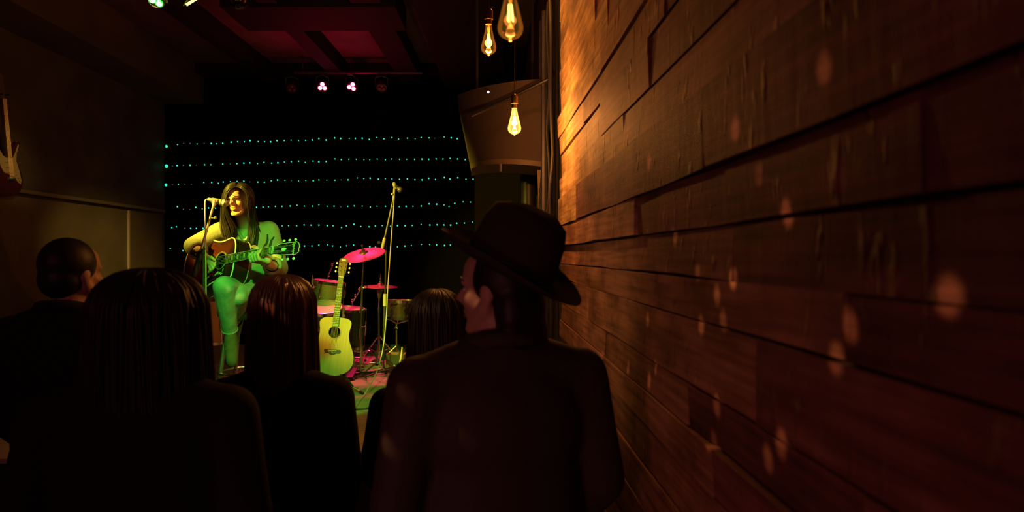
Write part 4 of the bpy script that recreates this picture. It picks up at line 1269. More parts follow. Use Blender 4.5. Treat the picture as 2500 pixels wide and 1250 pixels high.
def hair_mesh(name, guides, material, parent, world, n_strand=200, thick=0.005, puff=0.010, seed=1, samples=16):
    """hair as a closed sheet over guide curves plus many fine locks along it"""
    rnd = random.Random(seed)
    cur = [catmull(g_, samples) for g_ in guides]
    ng = len(cur)
    dens = []
    across = (ng - 1) * 5 + 1
    for j in range(across):
        row = []
        t_ = j / 5
        k = min(int(t_), ng - 2); s = t_ - k
        for i in range(samples):
            p0 = cur[max(k - 1, 0)][i]; p1 = cur[k][i]; p2 = cur[k + 1][i]; p3 = cur[min(k + 2, ng - 1)][i]
            row.append(0.5 * ((2 * p1) + (p2 - p0) * s + (2 * p0 - 5 * p1 + 4 * p2 - p3) * s * s + (3 * p1 - p0 - 3 * p2 + p3) * s ** 3))
        dens.append(row)
    ctr = sum((p for row in dens for p in row), Vector()) / (across * samples)
    g = G()
    vs_, fs_ = [], []
    for row in dens:
        vs_ += row
    for j in range(across - 1):
        for i in range(samples - 1):
            fs_.append((j * samples + i, j * samples + i + 1, (j + 1) * samples + i + 1, (j + 1) * samples + i))
    # back face slightly inside
    n0 = len(vs_)
    inner = []
    for row in dens:
        for p in row:
            c = Vector((ctr.x, ctr.y, p.z))
            v = c - p
            inner.append(p + v.normalized() * min(0.012, v.length * 0.5))
    fs_ += [tuple(i + n0 for i in reversed(f)) for f in fs_]
    g.add(vs_ + inner, fs_)
    for _ in range(n_strand):
        t_ = rnd.uniform(0, across - 1.001)
        k = int(t_); s = t_ - k
        off = rnd.uniform(0.0, puff)
        fr_ = rnd.uniform(-1, 1) * 0.006
        pts = []
        endcut = samples - rnd.choice([0, 0, 0, 1, 1, 2])
        for i in range(endcut):
            p = dens[k][i].lerp(dens[k + 1][i], s)
            c = Vector((ctr.x, ctr.y, min(p.z, ctr.z + 0.05)))
            v = (p - c)
            v.normalize()
            w = min(1, i / 4)
            pts.append(p + v * (off * w) + Vector((fr_ * math.sin(i * 0.5 + t_), fr_ * math.cos(i * 0.4), 0)) * w)
        m = len(pts)
        g.tube(pts, [thick * (0.6 + 0.4 * min(1, i / 3)) * (1 if i < m - 3 else 0.75 - 0.25 * (i - m + 3)) for i in range(m)], 5)
    return g.build(name, material, parent, world, angle=80)


# ---- the singer
root = thing('person', 'woman in grey knit sweater and jeans singing and playing on a stool', 'person', (hipc.x, hipc.y, STAGE))
HC = P(580, 488, 4.36)
HS = 0.89
HMx = Matrix.Translation(HC) @ Matrix.Rotation(R(-5), 4, 'Z') @ Matrix.Rotation(R(-7), 4, 'Y') @ Matrix.Rotation(R(4), 4, 'X')
neckb = P(603, 556, 4.47)
RS, LS = P(540, 567, 4.45), P(655, 565, 4.56)
RE, RWr = P(473, 601, 4.36), P(497, 625, 4.19)
LE, LWr = P(680, 655, 4.50), P(646, 642, 4.16)
hipR, hipL = P(590, 712, 4.52), P(634, 712, 4.56)
kneeR, ankR, toeR = P(547, 700, 4.13), P(562, 812, 4.33), P(566, 884, 4.20)
kneeL, ankL, toeL = P(580, 722, 4.23), P(566, 835, 4.70), P(560, 880, 4.58)
g = G()
add_head(g, HMx, HS)
g.cap(HMx @ Vector((0, 0.025, -0.055)), 0.050, neckb + Vector((0, 0.0, 0.0)), 0.052)
g.cap(neckb, 0.05, P(590, 585, 4.44), 0.045)
g.cap(RS, 0.05, LS, 0.05)
g.sphere(P(600, 600, 4.52), (0.155, 0.095, 0.16), 20, 14)
g.sphere(P(607, 660, 4.55), (0.135, 0.10, 0.16), 20, 14)
g.sphere(hipc, (0.16, 0.11, 0.10), 20, 14)
g.chain([RS, RE, RWr], [0.046, 0.040, 0.026])
g.chain([LS, LE, LWr], [0.046, 0.040, 0.026])
g.chain([hipR, kneeR, ankR, ankR.lerp(toeR, 0.55), toeR], [0.078, 0.056, 0.036, 0.034, 0.026])
g.chain([hipL, kneeL, ankL, ankL.lerp(toeL, 0.55), toeL], [0.078, 0.056, 0.036, 0.034, 0.026])
# strumming hand
pk = P(509, 637, 4.185)
g.cap(RWr, 0.026, pk, 0.028)
g.cap(pk, 0.026, P(514, 641, 4.19), 0.024)
for k, (a, b, c) in enumerate([((519, 633, 4.185), (525, 641, 4.18), (522, 649, 4.195)), ((518, 639, 4.18), (524, 648, 4.178), (520, 656, 4.195)),
                               ((515, 645, 4.18), (520, 655, 4.178), (515, 662, 4.195)), ((511, 648, 4.185), (514, 659, 4.18), (509, 665, 4.195))]):
    g.chain([P(*a), P(*b), P(*c)], [0.0105, 0.009, 0.0075])
g.chain([P(506, 630, 4.17), P(515, 628, 4.155), P(523, 634, 4.16)], [0.013, 0.0105, 0.009])
# fretting hand: palm behind and below the neck, fingertips on the strings
fbp = lambda u, z, n=0.0: GM @ Vector((u, n, z))
palm = fbp(0.40, -0.040, 0.035)
g.cap(LWr, 0.026, palm, 0.026)
g.cap(palm, 0.022, fbp(0.37, -0.036, 0.03), 0.020)
for k in range(4):
    u = 0.335 + 0.024 * k
    zt = (0.004, -0.010, 0.006, 0.012)[k]
    g.chain([fbp(0.355 + 0.018 * k, -0.050, 0.020), fbp(u + 0.002, -0.052, -0.030), fbp(u, -0.024, -0.044), fbp(u, zt, -0.022)], [0.0115, 0.0105, 0.0095, 0.008])
g.chain([fbp(0.385, -0.030, 0.045), fbp(0.375, 0.005, 0.040), fbp(0.37, 0.034, 0.020)], [0.013, 0.011, 0.009])
body = g.blob('body', M['skin'], 0.0036, root, world=True, smooth_iter=3, soften=(HC + Vector((0, 0, -0.01)), 0.14, 7))
face_parts(root, HMx, HS)
# sweater
g = G()
g.cap(RS + Vector((0.02, 0, 0.0)), 0.066, neckb + Vector((0, 0.03, -0.035)), 0.075)
g.cap(LS + Vector((-0.02, 0, 0.0)), 0.066, neckb + Vector((0, 0.03, -0.035)), 0.075)
g.sphere(P(600, 602, 4.52), (0.178, 0.122, 0.17), 24, 16)
g.sphere(P(606, 655, 4.54), (0.165, 0.13, 0.18), 24, 16)
g.sphere(P(609, 690, 4.55), (0.18, 0.145, 0.085), 24, 16)
cuffR = RE.lerp(RWr, 0.36)
g.chain([RS, RE, cuffR], [0.070, 0.061, 0.056])
cuffL = LE.lerp(LWr, 0.42)
g.chain([LS, LS.lerp(LE, 0.55), LE, cuffL], [0.072, 0.068, 0.063, 0.056])
dR = (RWr - RE).normalized(); dL = (LWr - LE).normalized()
vtop, vbot = P(594, 552, 4.40), P(600, 586, 4.40)


def sweater_cut(c):
    if (c - cuffR).dot(dR) > 0.018 and (c - cuffR).length < 0.12: return True
    if (c - cuffL).dot(dL) > 0.018 and (c - cuffL).length < 0.12: return True
    if c.z < P(0, 702, 4.55).z - 0.012: return True
    px = 1250 + c.x / c.y * F; py = 625 - (c.z - EYE) / c.y * F
    if c.y < 4.52 and py < 583 and abs(px - 598) < 1.5 + (583 - py) * 0.72: return True
    if c.z > P(0, 556, 4.47).z and (Vector((c.x, c.y, 0)) - Vector((neckb.x, neckb.y, 0))).length < 0.066: return True
    return False


g.blob('sweater', M['sweater'], 0.0075, root, world=True, smooth_iter=4, cut=sweater_cut)
# ribbed hem, cuffs and neckline
hz = P(0, 702, 4.55).z - 0.005
hc = P(609, 700, 4.55)
G().tube([(hc.x + 0.176 * math.cos(2 * math.pi * k / 36), hc.y + 0.142 * math.sin(2 * math.pi * k / 36), hz) for k in range(36)], 0.016, 8, closed=True).build('sweater_hem', M['sweater'], root, world=True)
for cpt, d in ((cuffR, dR), (cuffL, dL)):
    u, w = frame_of(d)
    G().tube([cpt + d * 0.018 + (u * math.cos(2 * math.pi * k / 24) + w * math.sin(2 * math.pi * k / 24)) * 0.050 for k in range(24)], 0.011, 8, closed=True).build('sweater_cuff', M['sweater'], root, world=True)
G().tube(catmull([P(574, 553, 4.43), P(583, 568, 4.40), P(598, 586, 4.392), P(613, 568, 4.41), P(623, 552, 4.45)], 16), 0.010, 8).build('neckline', M['sweater'], root, world=True)
# jeans
g = G()
g.sphere(hipc + Vector((0, 0, -0.01)), (0.178, 0.128, 0.112), 24, 16)
g.chain([hipR, hipR.lerp(kneeR, 0.5), kneeR, kneeR.lerp(ankR, 0.35), ankR], [0.092, 0.080, 0.066, 0.060, 0.045])
g.chain([hipL, hipL.lerp(kneeL, 0.5), kneeL, kneeL.lerp(ankL, 0.35), ankL], [0.092, 0.080, 0.066, 0.060, 0.045])
dr = (ankR - kneeR).normalized(); dl = (ankL - kneeL).normalized()
cutR = kneeR.lerp(ankR, 0.93); cutL = kneeL.lerp(ankL, 0.93)
g.blob('jeans', M['jeans'], 0.0045, root, world=True, smooth_iter=2,
       cut=lambda c: ((c - cutR).dot(dr) > 0 and (c - cutR).length < 0.13) or ((c - cutL).dot(dl) > 0 and (c - cutL).length < 0.13))
for cpt, d in ((cutR, dr), (cutL, dl)):
    u, w = frame_of(d)
    G().tube([cpt + (u * math.cos(2 * math.pi * k / 24) + w * math.sin(2 * math.pi * k / 24)) * 0.0445 for k in range(24)], 0.006, 6, closed=True).build('jeans_cuff', M['jeans'], root, world=True)
# ankle boots
for an, to in ((ankR, toeR), (ankL, toeL)):
    g = G()
    d = (to - an).normalized()
    g.chain([an.lerp(to, 0.12), an.lerp(to, 0.5), to], [0.037, 0.042, 0.033])
    heel = an.lerp(to, 0.30) + Vector((0, 0.045, -0.015))
    g.cap(an.lerp(to, 0.2) + Vector((0, 0.015, 0)), 0.036, heel, 0.032)
    b = g.blob('boot', M['suede'], 0.007, root, world=True, smooth_iter=3)
    G().tube([an.lerp(to, 0.35) + Vector((0.02, -0.045, 0)), an.lerp(to, 0.42) + Vector((-0.02, -0.045, 0)), an.lerp(to, 0.5) + Vector((0.02, -0.043, 0)), an.lerp(to, 0.57) + Vector((-0.02, -0.043, 0))], 0.004, 6).build('boot_lace', M['suede'], b, world=True)
# bracelet
u, w = frame_of((RWr - RE).normalized())
bc = RE.lerp(RWr, 0.86)
G().tube([bc + (u * math.cos(2 * math.pi * k / 20) + w * math.sin(2 * math.pi * k / 20)) * 0.031 for k in range(20)], 0.005, 6, closed=True).build('bracelet', M['blackmetal'], root, world=True)
# long parted hair
GD = [
    [(576, 456, 4.285), (561, 463, 4.27), (552.5, 480, 4.275), (552, 502, 4.28), (562, 528, 4.31), (576, 552, 4.34), (577, 572, 4.35)],
    [(575, 452, 4.30), (560, 457, 4.29), (549, 477, 4.30), (547, 505, 4.32), (549, 535, 4.33), (556, 560, 4.335), (561, 582, 4.34)],
    [(576, 449, 4.34), (560, 453, 4.34), (548, 474, 4.36), (544, 506, 4.38), (541, 538, 4.385), (540, 560, 4.375), (547, 582, 4.36)],
    [(578, 447, 4.38), (563, 450, 4.42), (551, 472, 4.45), (549, 505, 4.48), (551, 538, 4.52), (556, 563, 4.58), (562, 585, 4.60)],
    [(580, 446, 4.40), (582, 449, 4.45), (584, 470, 4.48), (588, 505, 4.52), (596, 540, 4.60), (606, 570, 4.66), (612, 600, 4.68)],
    [(582, 447, 4.38), (600, 451, 4.41), (613, 474, 4.43), (617, 505, 4.47), (627, 540, 4.60), (652, 566, 4.66), (668, 602, 4.68)],
    [(581, 449, 4.34), (600, 453, 4.34), (614, 474, 4.36), (617, 505, 4.37), (619, 535, 4.385), (626, 565, 4.40), (622, 598, 4.39)],
    [(579, 452, 4.30), (595, 456, 4.285), (609, 474, 4.30), (612, 503, 4.32), (613, 535, 4.36), (614, 565, 4.375), (612, 600, 4.37)],
    [(577, 456, 4.285), (589, 460, 4.268), (603, 476, 4.285), (606.5, 502, 4.31), (608, 535, 4.35), (608, 565, 4.365), (604, 596, 4.36)],
]
HG = []
for gd in GD:
    pl = []
    for i, p in enumerate(gd):
        q = P(*p)
        if i < 4:                       # keep the locks outside the skull
            l = (HMx @ Matrix.Scale(HS, 4)).inverted() @ q
            e = Vector((l.x / 0.080, (l.y - 0.016) / 0.098, (l.z - 0.03) / 0.097))
            if 0.2 < e.length < 1.0 and l.z > -0.05:
                e.normalize()
                q = HMx @ (Vector((e.x * 0.080, e.y * 0.098 + 0.016, e.z * 0.097 + 0.03)) * HS)
        pl.append(q)
    HG.append(pl)
hair_mesh('hair', HG, M['darkhair'], root, True, n_strand=260, thick=0.0042, puff=0.007, seed=3)


# ---- the audience, seen from behind
def spectator(label, x, y, H, yaw, head_yaw, top_mat, hair=None, hat=False, skin=M['skin2'], broad=1.0, hair_mat=None, hair_len=0.42, hair_w=0.118, lean=0.0, group=None, head_up=0.0):
    k = H / 1.70
    up = Vector((0, 0, head_up))
    t = thing('person', label, 'person', mtx=Matrix.Translation((x, y, 0)) @ Matrix.Rotation(R(yaw), 4, 'Z'), group=group)
    V = lambda a, b, c: Vector((a * k, b * k, c * k))
    Hm = Matrix.Translation(V(0, 0.03 + lean, 1.585) + up) @ Matrix.Rotation(R(180 + head_yaw), 4, 'Z') @ Matrix.Scale(k, 4)
    # body
    g = G()
    add_head(g, Hm)
    b = broad
    g.cap(V(0, -0.01, 1.40), 0.056 * k, V(0, 0.02 + lean, 1.53) + up, 0.052 * k)
    g.sphere(V(0, 0, 0.95), (0.155 * k, 0.105 * k, 0.12 * k), 20, 14)
    g.sphere(V(0, 0, 1.09), (0.135 * k, 0.095 * k, 0.16 * k), 20, 14)
    g.sphere(V(0, -0.005, 1.27), (0.155 * k * b, 0.105 * k, 0.17 * k), 20, 14)
    g.cap(V(-0.155 * b, -0.01, 1.385), 0.05 * k, V(0.155 * b, -0.01, 1.385), 0.05 * k)
    for s in (-1, 1):
        sh, el, wr_ = V(s * 0.185 * b, -0.01, 1.37), V(s * 0.235 * b, -0.03, 1.10), V(s * 0.20 * b, 0.12, 0.92)
        g.chain([sh, el, wr_], [0.048 * k, 0.040 * k, 0.027 * k])
        pl = V(s * 0.185 * b, 0.165, 0.87)
        g.cap(wr_, 0.026 * k, pl, 0.028 * k)
        for q in range(4):
            o_ = (q - 1.5) * 0.019
            a0 = pl + V(-s * 0.004, 0.012 + o_ * 0.4, -0.02) + V(0, o_ * 0.8, o_ * 0.3)
            ln = (0.9, 1.0, 0.95, 0.75)[q]
            g.chain([a0, a0 + V(-s * 0.012, 0.018 * ln, -0.035 * ln), a0 + V(-s * 0.028, 0.018 * ln, -0.06 * ln)], [0.0100 * k, 0.0092 * k, 0.0085 * k])
        g.chain([wr_ + V(-s * 0.02, 0.02, -0.01), pl + V(-s * 0.035, 0.03, 0.0), pl + V(-s * 0.045, 0.045, -0.03)], [0.013 * k, 0.011 * k, 0.0095 * k])
        g.chain([V(s * 0.088, 0, 0.92), V(s * 0.10, 0.015, 0.50), V(s * 0.10, -0.02, 0.09)], [0.085 * k, 0.056 * k, 0.038 * k])
        g.cap(V(s * 0.10, -0.03, 0.055), 0.036 * k, V(s * 0.108, 0.12, 0.04), 0.030 * k)
    g.blob('body', skin, 0.0065, t, smooth_iter=2, soften=(Hm.translation.copy(), 0.15, 4))
    # jacket or top
    g = G()
    g.cap(V(-0.15 * b, -0.01, 1.375), 0.072 * k, V(0, -0.015, 1.42), 0.085 * k)
    g.cap(V(0.15 * b, -0.01, 1.375), 0.072 * k, V(0, -0.015, 1.42), 0.085 * k)
    g.sphere(V(0, -0.005, 1.26), (0.192 * k * b, 0.142 * k, 0.19 * k), 24, 16)
    g.sphere(V(0, 0, 1.08), (0.188 * k * b, 0.138 * k, 0.30 * k), 24, 16)
    g.sphere(V(0, 0, 0.93), (0.188 * k * b, 0.138 * k, 0.12 * k), 24, 16)
    for s in (-1, 1):
        sh, el, wr_ = V(s * 0.188 * b, -0.01, 1.365), V(s * 0.238 * b, -0.03, 1.10), V(s * 0.203 * b, 0.115, 0.93)
        g.chain([sh, sh.lerp(el, 0.5), el, wr_], [0.075 * k, 0.066 * k, 0.060 * k, 0.046 * k])
    zc = 0.86 * k
    g.blob('jacket', top_mat, 0.011, t, smooth_iter=10, cut=lambda c: c.z < zc and abs(c.x) < 0.2 * k)
    # collar
    G().tube([V(0.082 * math.cos(2 * math.pi * q / 28), -0.005 + 0.075 * math.sin(2 * math.pi * q / 28), 1.455 - 0.02 * math.sin(2 * math.pi * q / 28)) for q in range(28)], 0.022 * k, 10, closed=True).build('collar', top_mat, t)
    # trousers and shoes
    g = G()
    g.sphere(V(0, 0, 0.93), (0.172 * k, 0.122 * k, 0.11 * k), 20, 14)
    for s in (-1, 1):
        g.chain([V(s * 0.088, 0, 0.90), V(s * 0.10, 0.015, 0.50), V(s * 0.10, -0.02, 0.08)], [0.098 * k, 0.074 * k, 0.062 * k])
    g.blob('trousers', M['denimdark'], 0.011, t, smooth_iter=3, cut=lambda c: c.z < 0.055)
    for s in (-1, 1):
        g = G()
        g.chain([V(s * 0.10, -0.045, 0.055), V(s * 0.104, 0.05, 0.052), V(s * 0.11, 0.13, 0.045)], [0.047, 0.047, 0.040])
        g.box(V(s * 0.105, 0.045, 0) + Vector((0, 0, 0.014)), (0.085, 0.25, 0.026))
        g.blob('shoe', M['shoe'], 0.009, t, smooth_iter=2)
    hm_ = hair_mat or M['crowdhair2']
    if hair == 'long':
        gd = []
        for q in range(13):
            ph = R(-128 + 256 * q / 12)
            sx, cy = math.sin(ph), -math.cos(ph)
            pts = []
            for th in (8, 30, 55, 78, 95):
                a = R(th)
                pts.append(Vector((sx * math.sin(a) * hair_w * 0.93, 0.005 + cy * math.sin(a) * 0.128, 0.03 + math.cos(a) * 0.112)))
            n_dn = 4
            for m_ in range(1, n_dn + 1):
                f = m_ / n_dn
                rad = hair_w * (0.93 + 0.10 * math.sin(f * 2.2))
                out = max(0, -cy) * 0.02 * f
                pts.append(Vector((sx * rad, 0.005 + cy * (0.128 - 0.012 * f + out * 0.5), -0.0 - hair_len * f * (1 + 0.05 * math.cos(ph * 2)))))
            R180 = Matrix.Rotation(R(head_yaw), 4, 'Z')
            gd.append([V(0, 0.03 + lean, 1.585) + up + R180 @ (p_ * k) for p_ in pts])
        hair_mesh('hair', gd, hm_, t, False, n_strand=360, thick=0.0048, puff=0.009, seed=int(abs(x) * 1000) + 5, samples=15)
    elif hair == 'short':
        g = G()
        S = Hm
        g.sphere((0, 0.026, 0.036), (0.083, 0.097, 0.094), 24, 16, S)
        g.sphere((0, 0.052, -0.02), (0.074, 0.068, 0.07), 20, 14, S)
        hl = g.blob('hair', hm_, 0.007, t, smooth_iter=2, cut=None)
    elif hair == 'collar':
        g = G()
        S = Hm
        g.sphere((0, 0.030, 0.03), (0.083, 0.094, 0.092), 24, 16, S)
        g.sphere((0, 0.065, -0.045), (0.085, 0.060, 0.085), 20, 14, S)
        g.sphere((0.0, 0.07, -0.105), (0.095, 0.058, 0.07), 20, 14, S)
        g.blob('hair', hm_, 0.007, t, smooth_iter=2)
    return t, Hm


# long-haired woman in the middle
spectator('woman with long straight brown hair seen from behind, centre of the crowd', P(684, 0, 2.05).x, 2.05, 1.465, 4, 0, M['blackcloth'], 'long', head_up=0.055, hair_mat=M['crowdhair'], hair_w=0.108, hair_len=0.48, broad=0.98, group='people in the crowd')
# big dark head at the left, nearest
spectator('person with broad dark hair seen from behind, lower left foreground', P(352, 0, 1.52).x, 1.52, 1.548, 10, -5, M['blackcloth'], 'long', hair_w=0.138, hair_len=0.44, broad=1.05, group='people in the crowd')
# short-haired man further left
spectator('short-haired person seen from behind at the left edge of the crowd', P(165, 0, 2.35).x, 2.35, 1.65, -8, -12, M['blackcloth'], 'short', broad=1.1, group='people in the crowd')
# small head between the drums and the man in the hat
spectator('dark-haired person standing in front of the hatted man by the drums', P(1062, 0, 2.3).x, 2.3, 1.368, -4, 10, M['blackcloth'], 'long', head_up=0.098, hair_w=0.108, hair_len=0.38, broad=1.08, group='people in the crowd')
# man in the hat
hx = P(1222, 0, 1.6).x
man, Hm = spectator('man in a dark brimmed hat and jacket turned to the left, right foreground', hx, 1.60, 1.63, 22, 42, M['jacket'], 'collar', broad=1.12, group='people in the crowd')
face_parts(man, man.matrix_basis @ Hm @ Matrix.Translation((0, 0.006, 0)), 1.0, False, mat('muted_lip', (0.24, 0.11, 0.085), 0.55))
# the hat sits tipped back on his head
HW = man.matrix_basis @ Hm
hat_m = HW @ Matrix.Translation((0, 0.036, 0.058)) @ Matrix.Rotation(R(-26), 4, 'X')
t = thing('hat', 'dark felt brimmed hat tipped back on the man at right', 'hat', mtx=hat_m)
g = G()
rings = []
for f, sx, sy in ((0.0, 0.096, 0.115), (0.25, 0.095, 0.114), (0.6, 0.091, 0.109), (0.85, 0.080, 0.097), (0.97, 0.058, 0.072), (1.0, 0.02, 0.03)):
    ring = []
    for q in range(36):
        a = 2 * math.pi * q / 36
        x_, y_ = sx * math.cos(a), sy * math.sin(a)
        z_ = 0.160 * f
        pinch = max(0, -math.sin(a)) ** 2 * max(0, f - 0.3)
        x_ *= 1 - 0.35 * pinch
        if f > 0.8:
            z_ -= 0.02 * math.exp(-(x_ / 0.03) ** 2) * (1 if f > 0.95 else 0.3)
        ring.append(Vector((x_, y_, z_)))
    rings.append(ring)
g.rings(rings)
g.build('crown', M['felt'], t, angle=60)
g = G()
rings = []
for rr_, dz in ((1.0, 0.0), (1.15, -0.004), (1.38, -0.002), (1.55, 0.008), (1.55, 0.0115), (1.38, 0.002), (1.15, 0.0), (1.0, 0.004)):
    ring = []
    for q in range(48):
        a = 2 * math.pi * q / 48
        lift = 0.022 * max(0, rr_ - 1.1) / 0.45 * abs(math.cos(a)) ** 2 - 0.012 * max(0, rr_ - 1.1) / 0.45 * max(0, math.sin(a))
        ring.append(Vector((0.094 * rr_ * math.cos(a), 0.114 * (1 + (rr_ - 1) * 1.38) * math.sin(a), dz + lift)))
    rings.append(ring)
g.rings(rings, cap=False, closed=True)
g.build('brim', M['felt'], t, angle=60)
G().lathe([(1.0, 0.004), (1.012, 0.006), (1.0, 0.026)], 36, Matrix.Diagonal((0.0966, 0.1156, 1, 1)), cap=False).build('hat_band', M['shoe'], t)

# ------------------------------------------------------------------ right side of the stage
# flared hanging speaker cabinet with a rounded front
sp = thing('hanging_speaker', 'bulky dark speaker cabinet hung beside the glowing bulb', 'speaker', P(1240, 405, 4.9))
bl, br_, tl, tr = P(1151, 402, 5.2), P(1324, 396, 4.6), P(1117, 232, 5.2), P(1338, 192, 4.6)
g = G()
back = Vector((-0.03, 0.5, 0.0))
N = 10


def bow(a, b, f, amt):
    p = a.lerp(b, f)
    n = Vector((-0.25, -1, 0)).normalized()
    return p + n * amt * 4 * f * (1 - f)


rings = []
for f in range(N + 1):
    f /= N
    p_b, p_t = bow(bl, br_, f, 0.16), bow(tl, tr, f, 0.10)
    rings.append([p_b, p_b.lerp(p_t, 0.12), p_t, p_t + back, p_b + back])
g.rings(rings)
g.build('cabinet', M['tolex'], sp, world=True, angle=35)
g = G()
for f in range(N):
    a0, a1 = f / N, (f + 1) / N
    p = [bow(bl, br_, a, 0.19) + Vector((0, 0, -0.012)) for a in (a0, a1)]
rings = []
for f in range(N + 1):
    f /= N
    p_b = bow(bl, br_, f, 0.20)
    rings.append([p_b + Vector((0, 0, -0.03)), p_b + Vector((0, 0, 0.004)), p_b + back + Vector((0, 0, 0.0)), p_b + back + Vector((0, 0, -0.03))])
g.rings(rings)
g.build('bottom_plate', mat('bare_plate', (0.12, 0.08, 0.055), 0.6), sp, world=True, angle=35)
G().tube([P(1222, 401, 4.62), P(1222, 420, 4.62)], 0.012, 8).build('bracket', M['dullmetal'], sp, world=True)
G().tube([P(1152, 282, 4.75), P(1250, 238, 4.55), P(1350, 188, 4.4)], 0.011, 8).build('rail', M['dullmetal'], sp, world=True)
G().sphere(P(1192, 225, 4.75), 0.009, 10, 8).build('indicator_lamp', M['whitelens'], sp, world=True)
for px in (1165, 1300):
    a = P(px, 220, 5.3)
    G().tube([a, Vector((a.x, a.y, 3.66))], 0.012, 8).build('hanger', M['blackmetal'], sp, world=True)

# black column speaker under it
cpos = P(1291, 420, 5.35)
t = thing('column_speaker', 'slim black column speaker standing under the hanging cabinet', 'speaker', (cpos.x, cpos.y, STAGE))
hh = P(0, 412, 5.35).z - STAGE
G().tube([(0, 0, 0.9), (0, 0, hh)], 0.062, 20).build('column', M['vinyl'], t)
G().tube([(0, 0, 0.02), (0, 0, 0.9)], 0.018, 10).build('pole', M['blackmetal'], t)
G().lathe([(0.001, 0.0), (0.17, 0.0), (0.17, 0.015), (0.03, 0.03)], 28).build('base_plate', M['blackmetal'], t)
G().tube([(-0.02, -0.062, 1.0), (-0.02, -0.062, hh - 0.05)], 0.003, 6).build('trim_strip', M['blackmetal'], t)

# timber post at the end of the wood wall and cables on the dark wall beyond it
a = P(1325, 0, 4.75)
t = thing('timber_post', 'rough timber post at the far end of the plank wall', 'post', (a.x, a.y, STAGE))
g = G()
rings = []
for i in range(13):
    z = 1.75 * i / 12
    w = 0.036 + 0.006 * math.sin(i * 1.7)
    rings.append([Vector((-w, -0.03, z)), Vector((w * 0.8, -0.035, z)), Vector((w, 0.03, z)), Vector((-w, 0.03, z))])
g.rings(rings).build('post', mat('raw_timber', (0.30, 0.19, 0.07), 0.7, var=0.3, var_scale=14), t, smooth=False)
names = ['black cable running down the wall just left of the plank ends', 'black cable second from the plank ends', 'black conduit pipe left of the cables by the plank ends', 'black cable farthest left beside the conduit pipe']
for k, (px, r_) in enumerate(((1364, 0.012), (1354, 0.010), (1344, 0.022), (1331, 0.010))):
    pts = []
    for i in range(14):
        z = 0.6 + (3.2 - 0.6) * i / 13
        s = 4.12 + 0.17 * k
        base = WM @ Vector((s, RW - 0.05 - 0.006 * k, 0))
        pts.append(Vector((base.x + (random.uniform(-0.012, 0.012) if k != 2 else 0), base.y, z)))
    o = G().tube(catmull(pts, 30), r_, 8).build('conduit_pipe' if k == 2 else 'wall_cable', M['dullmetal'] if k == 2 else M['blackcable'])
    tag(o, names[k], 'pipe' if k == 2 else 'cable', 'cables and pipe beyond the plank wall')

# ------------------------------------------------------------------ electric guitar hung on the left wall
ey = 5.76
LWm = WM @ Matrix.Translation((ey, LW + 0.012, 2.42)) @ Matrix.Rotation(R(-8), 4, 'Y')
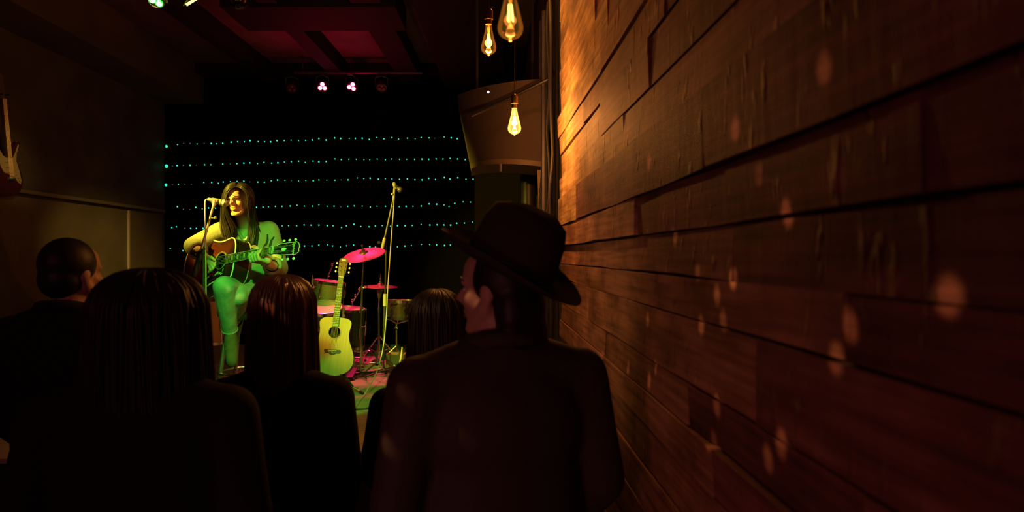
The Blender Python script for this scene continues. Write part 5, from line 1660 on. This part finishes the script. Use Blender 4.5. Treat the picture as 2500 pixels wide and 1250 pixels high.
# local: x along wall (away), y into the room, z up
t = thing('electric_guitar', 'dark red electric guitar with cream pickguard hung on the left wall', 'guitar', mtx=LWm)
bo = [(-0.02, -0.33), (0.08, -0.32), (0.15, -0.26), (0.165, -0.18), (0.14, -0.10), (0.115, -0.03), (0.13, 0.03), (0.165, 0.08), (0.16, 0.12), (0.12, 0.10), (0.07, 0.03), (0.03, -0.005),
      (-0.03, -0.005), (-0.06, 0.04), (-0.10, 0.12), (-0.145, 0.16), (-0.165, 0.14), (-0.155, 0.06), (-0.125, -0.02), (-0.13, -0.09), (-0.16, -0.17), (-0.16, -0.25), (-0.11, -0.31)]
sm = [(p.x, p.y) for p in catmull([(x, z, 0) for x, z in bo] + [(bo[0][0], bo[0][1], 0)], 60)][:-1]
G().prism(sm, 0.03, 0.072).build('body', M['redbody'], t, bevel=0.004, smooth=False)
pgd = [(0.06, -0.02), (0.10, 0.03), (0.145, 0.10), (0.15, 0.085), (0.112, 0.02), (0.10, -0.04), (0.125, -0.12), (0.14, -0.20), (0.13, -0.235), (0.10, -0.22), (0.06, -0.17), (0.0, -0.15), (-0.06, -0.13), (-0.09, -0.08), (-0.095, -0.01), (-0.12, 0.06), (-0.125, 0.10), (-0.10, 0.07), (-0.05, 0.0)]
G().prism(pgd, 0.072, 0.076).build('pickguard', M['cream'], t, smooth=False)
for z in (-0.04, -0.085, -0.13):
    G().box((0.0, 0.08, z), (0.075, 0.012, 0.018)).build('pickup', M['cream'], t, bevel=0.003, smooth=False)
for q, (x, z) in enumerate(((0.075, -0.15), (0.095, -0.175), (0.11, -0.2))):
    G().lathe([(0.011, 0.0), (0.010, 0.014), (0.001, 0.015)], 12, Matrix.Translation((x, 0.076, z)) @ Matrix.Rotation(R(-90), 4, 'X')).build('knob', M['cream'], t)
G().box((0.0, 0.082, -0.185), (0.08, 0.014, 0.03)).build('bridge', M['chrome'], t, bevel=0.002, smooth=False)
G().prism([(-0.028, -0.01), (0.028, -0.01), (0.022, 0.46), (-0.022, 0.46)], 0.066, 0.092).build('neck', M['rosewood'], t, bevel=0.004, smooth=False)
G().prism([(-0.022, 0.46), (0.022, 0.46), (0.035, 0.50), (0.03, 0.60), (0.045, 0.64), (0.0, 0.66), (-0.035, 0.62), (-0.03, 0.50)], 0.066, 0.08).build('headstock', M['maple'], t, smooth=False)
for q in range(6):
    G().tube([(-0.024 + q * 0.0096, 0.096, -0.185), (-0.018 + q * 0.0072, 0.096, 0.46)], 0.0007, 4).build('string', M['string'], t)
for q in range(6):
    G().tube([(-0.03, 0.073, 0.5 + q * 0.02), (-0.06, 0.073, 0.5 + q * 0.02)], 0.005, 6).build('tuner', M['chrome'], t)
t = thing('wall_hook', 'padded wall hook holding the dark red electric guitar', 'hook', mtx=LWm)
for s in (-1, 1):
    G().tube([(0, 0.0, 0.49), (0, 0.04, 0.49), (s * 0.035, 0.05, 0.49), (s * 0.04, 0.11, 0.495)], 0.007, 8).build('prong', M['rubber'], t)
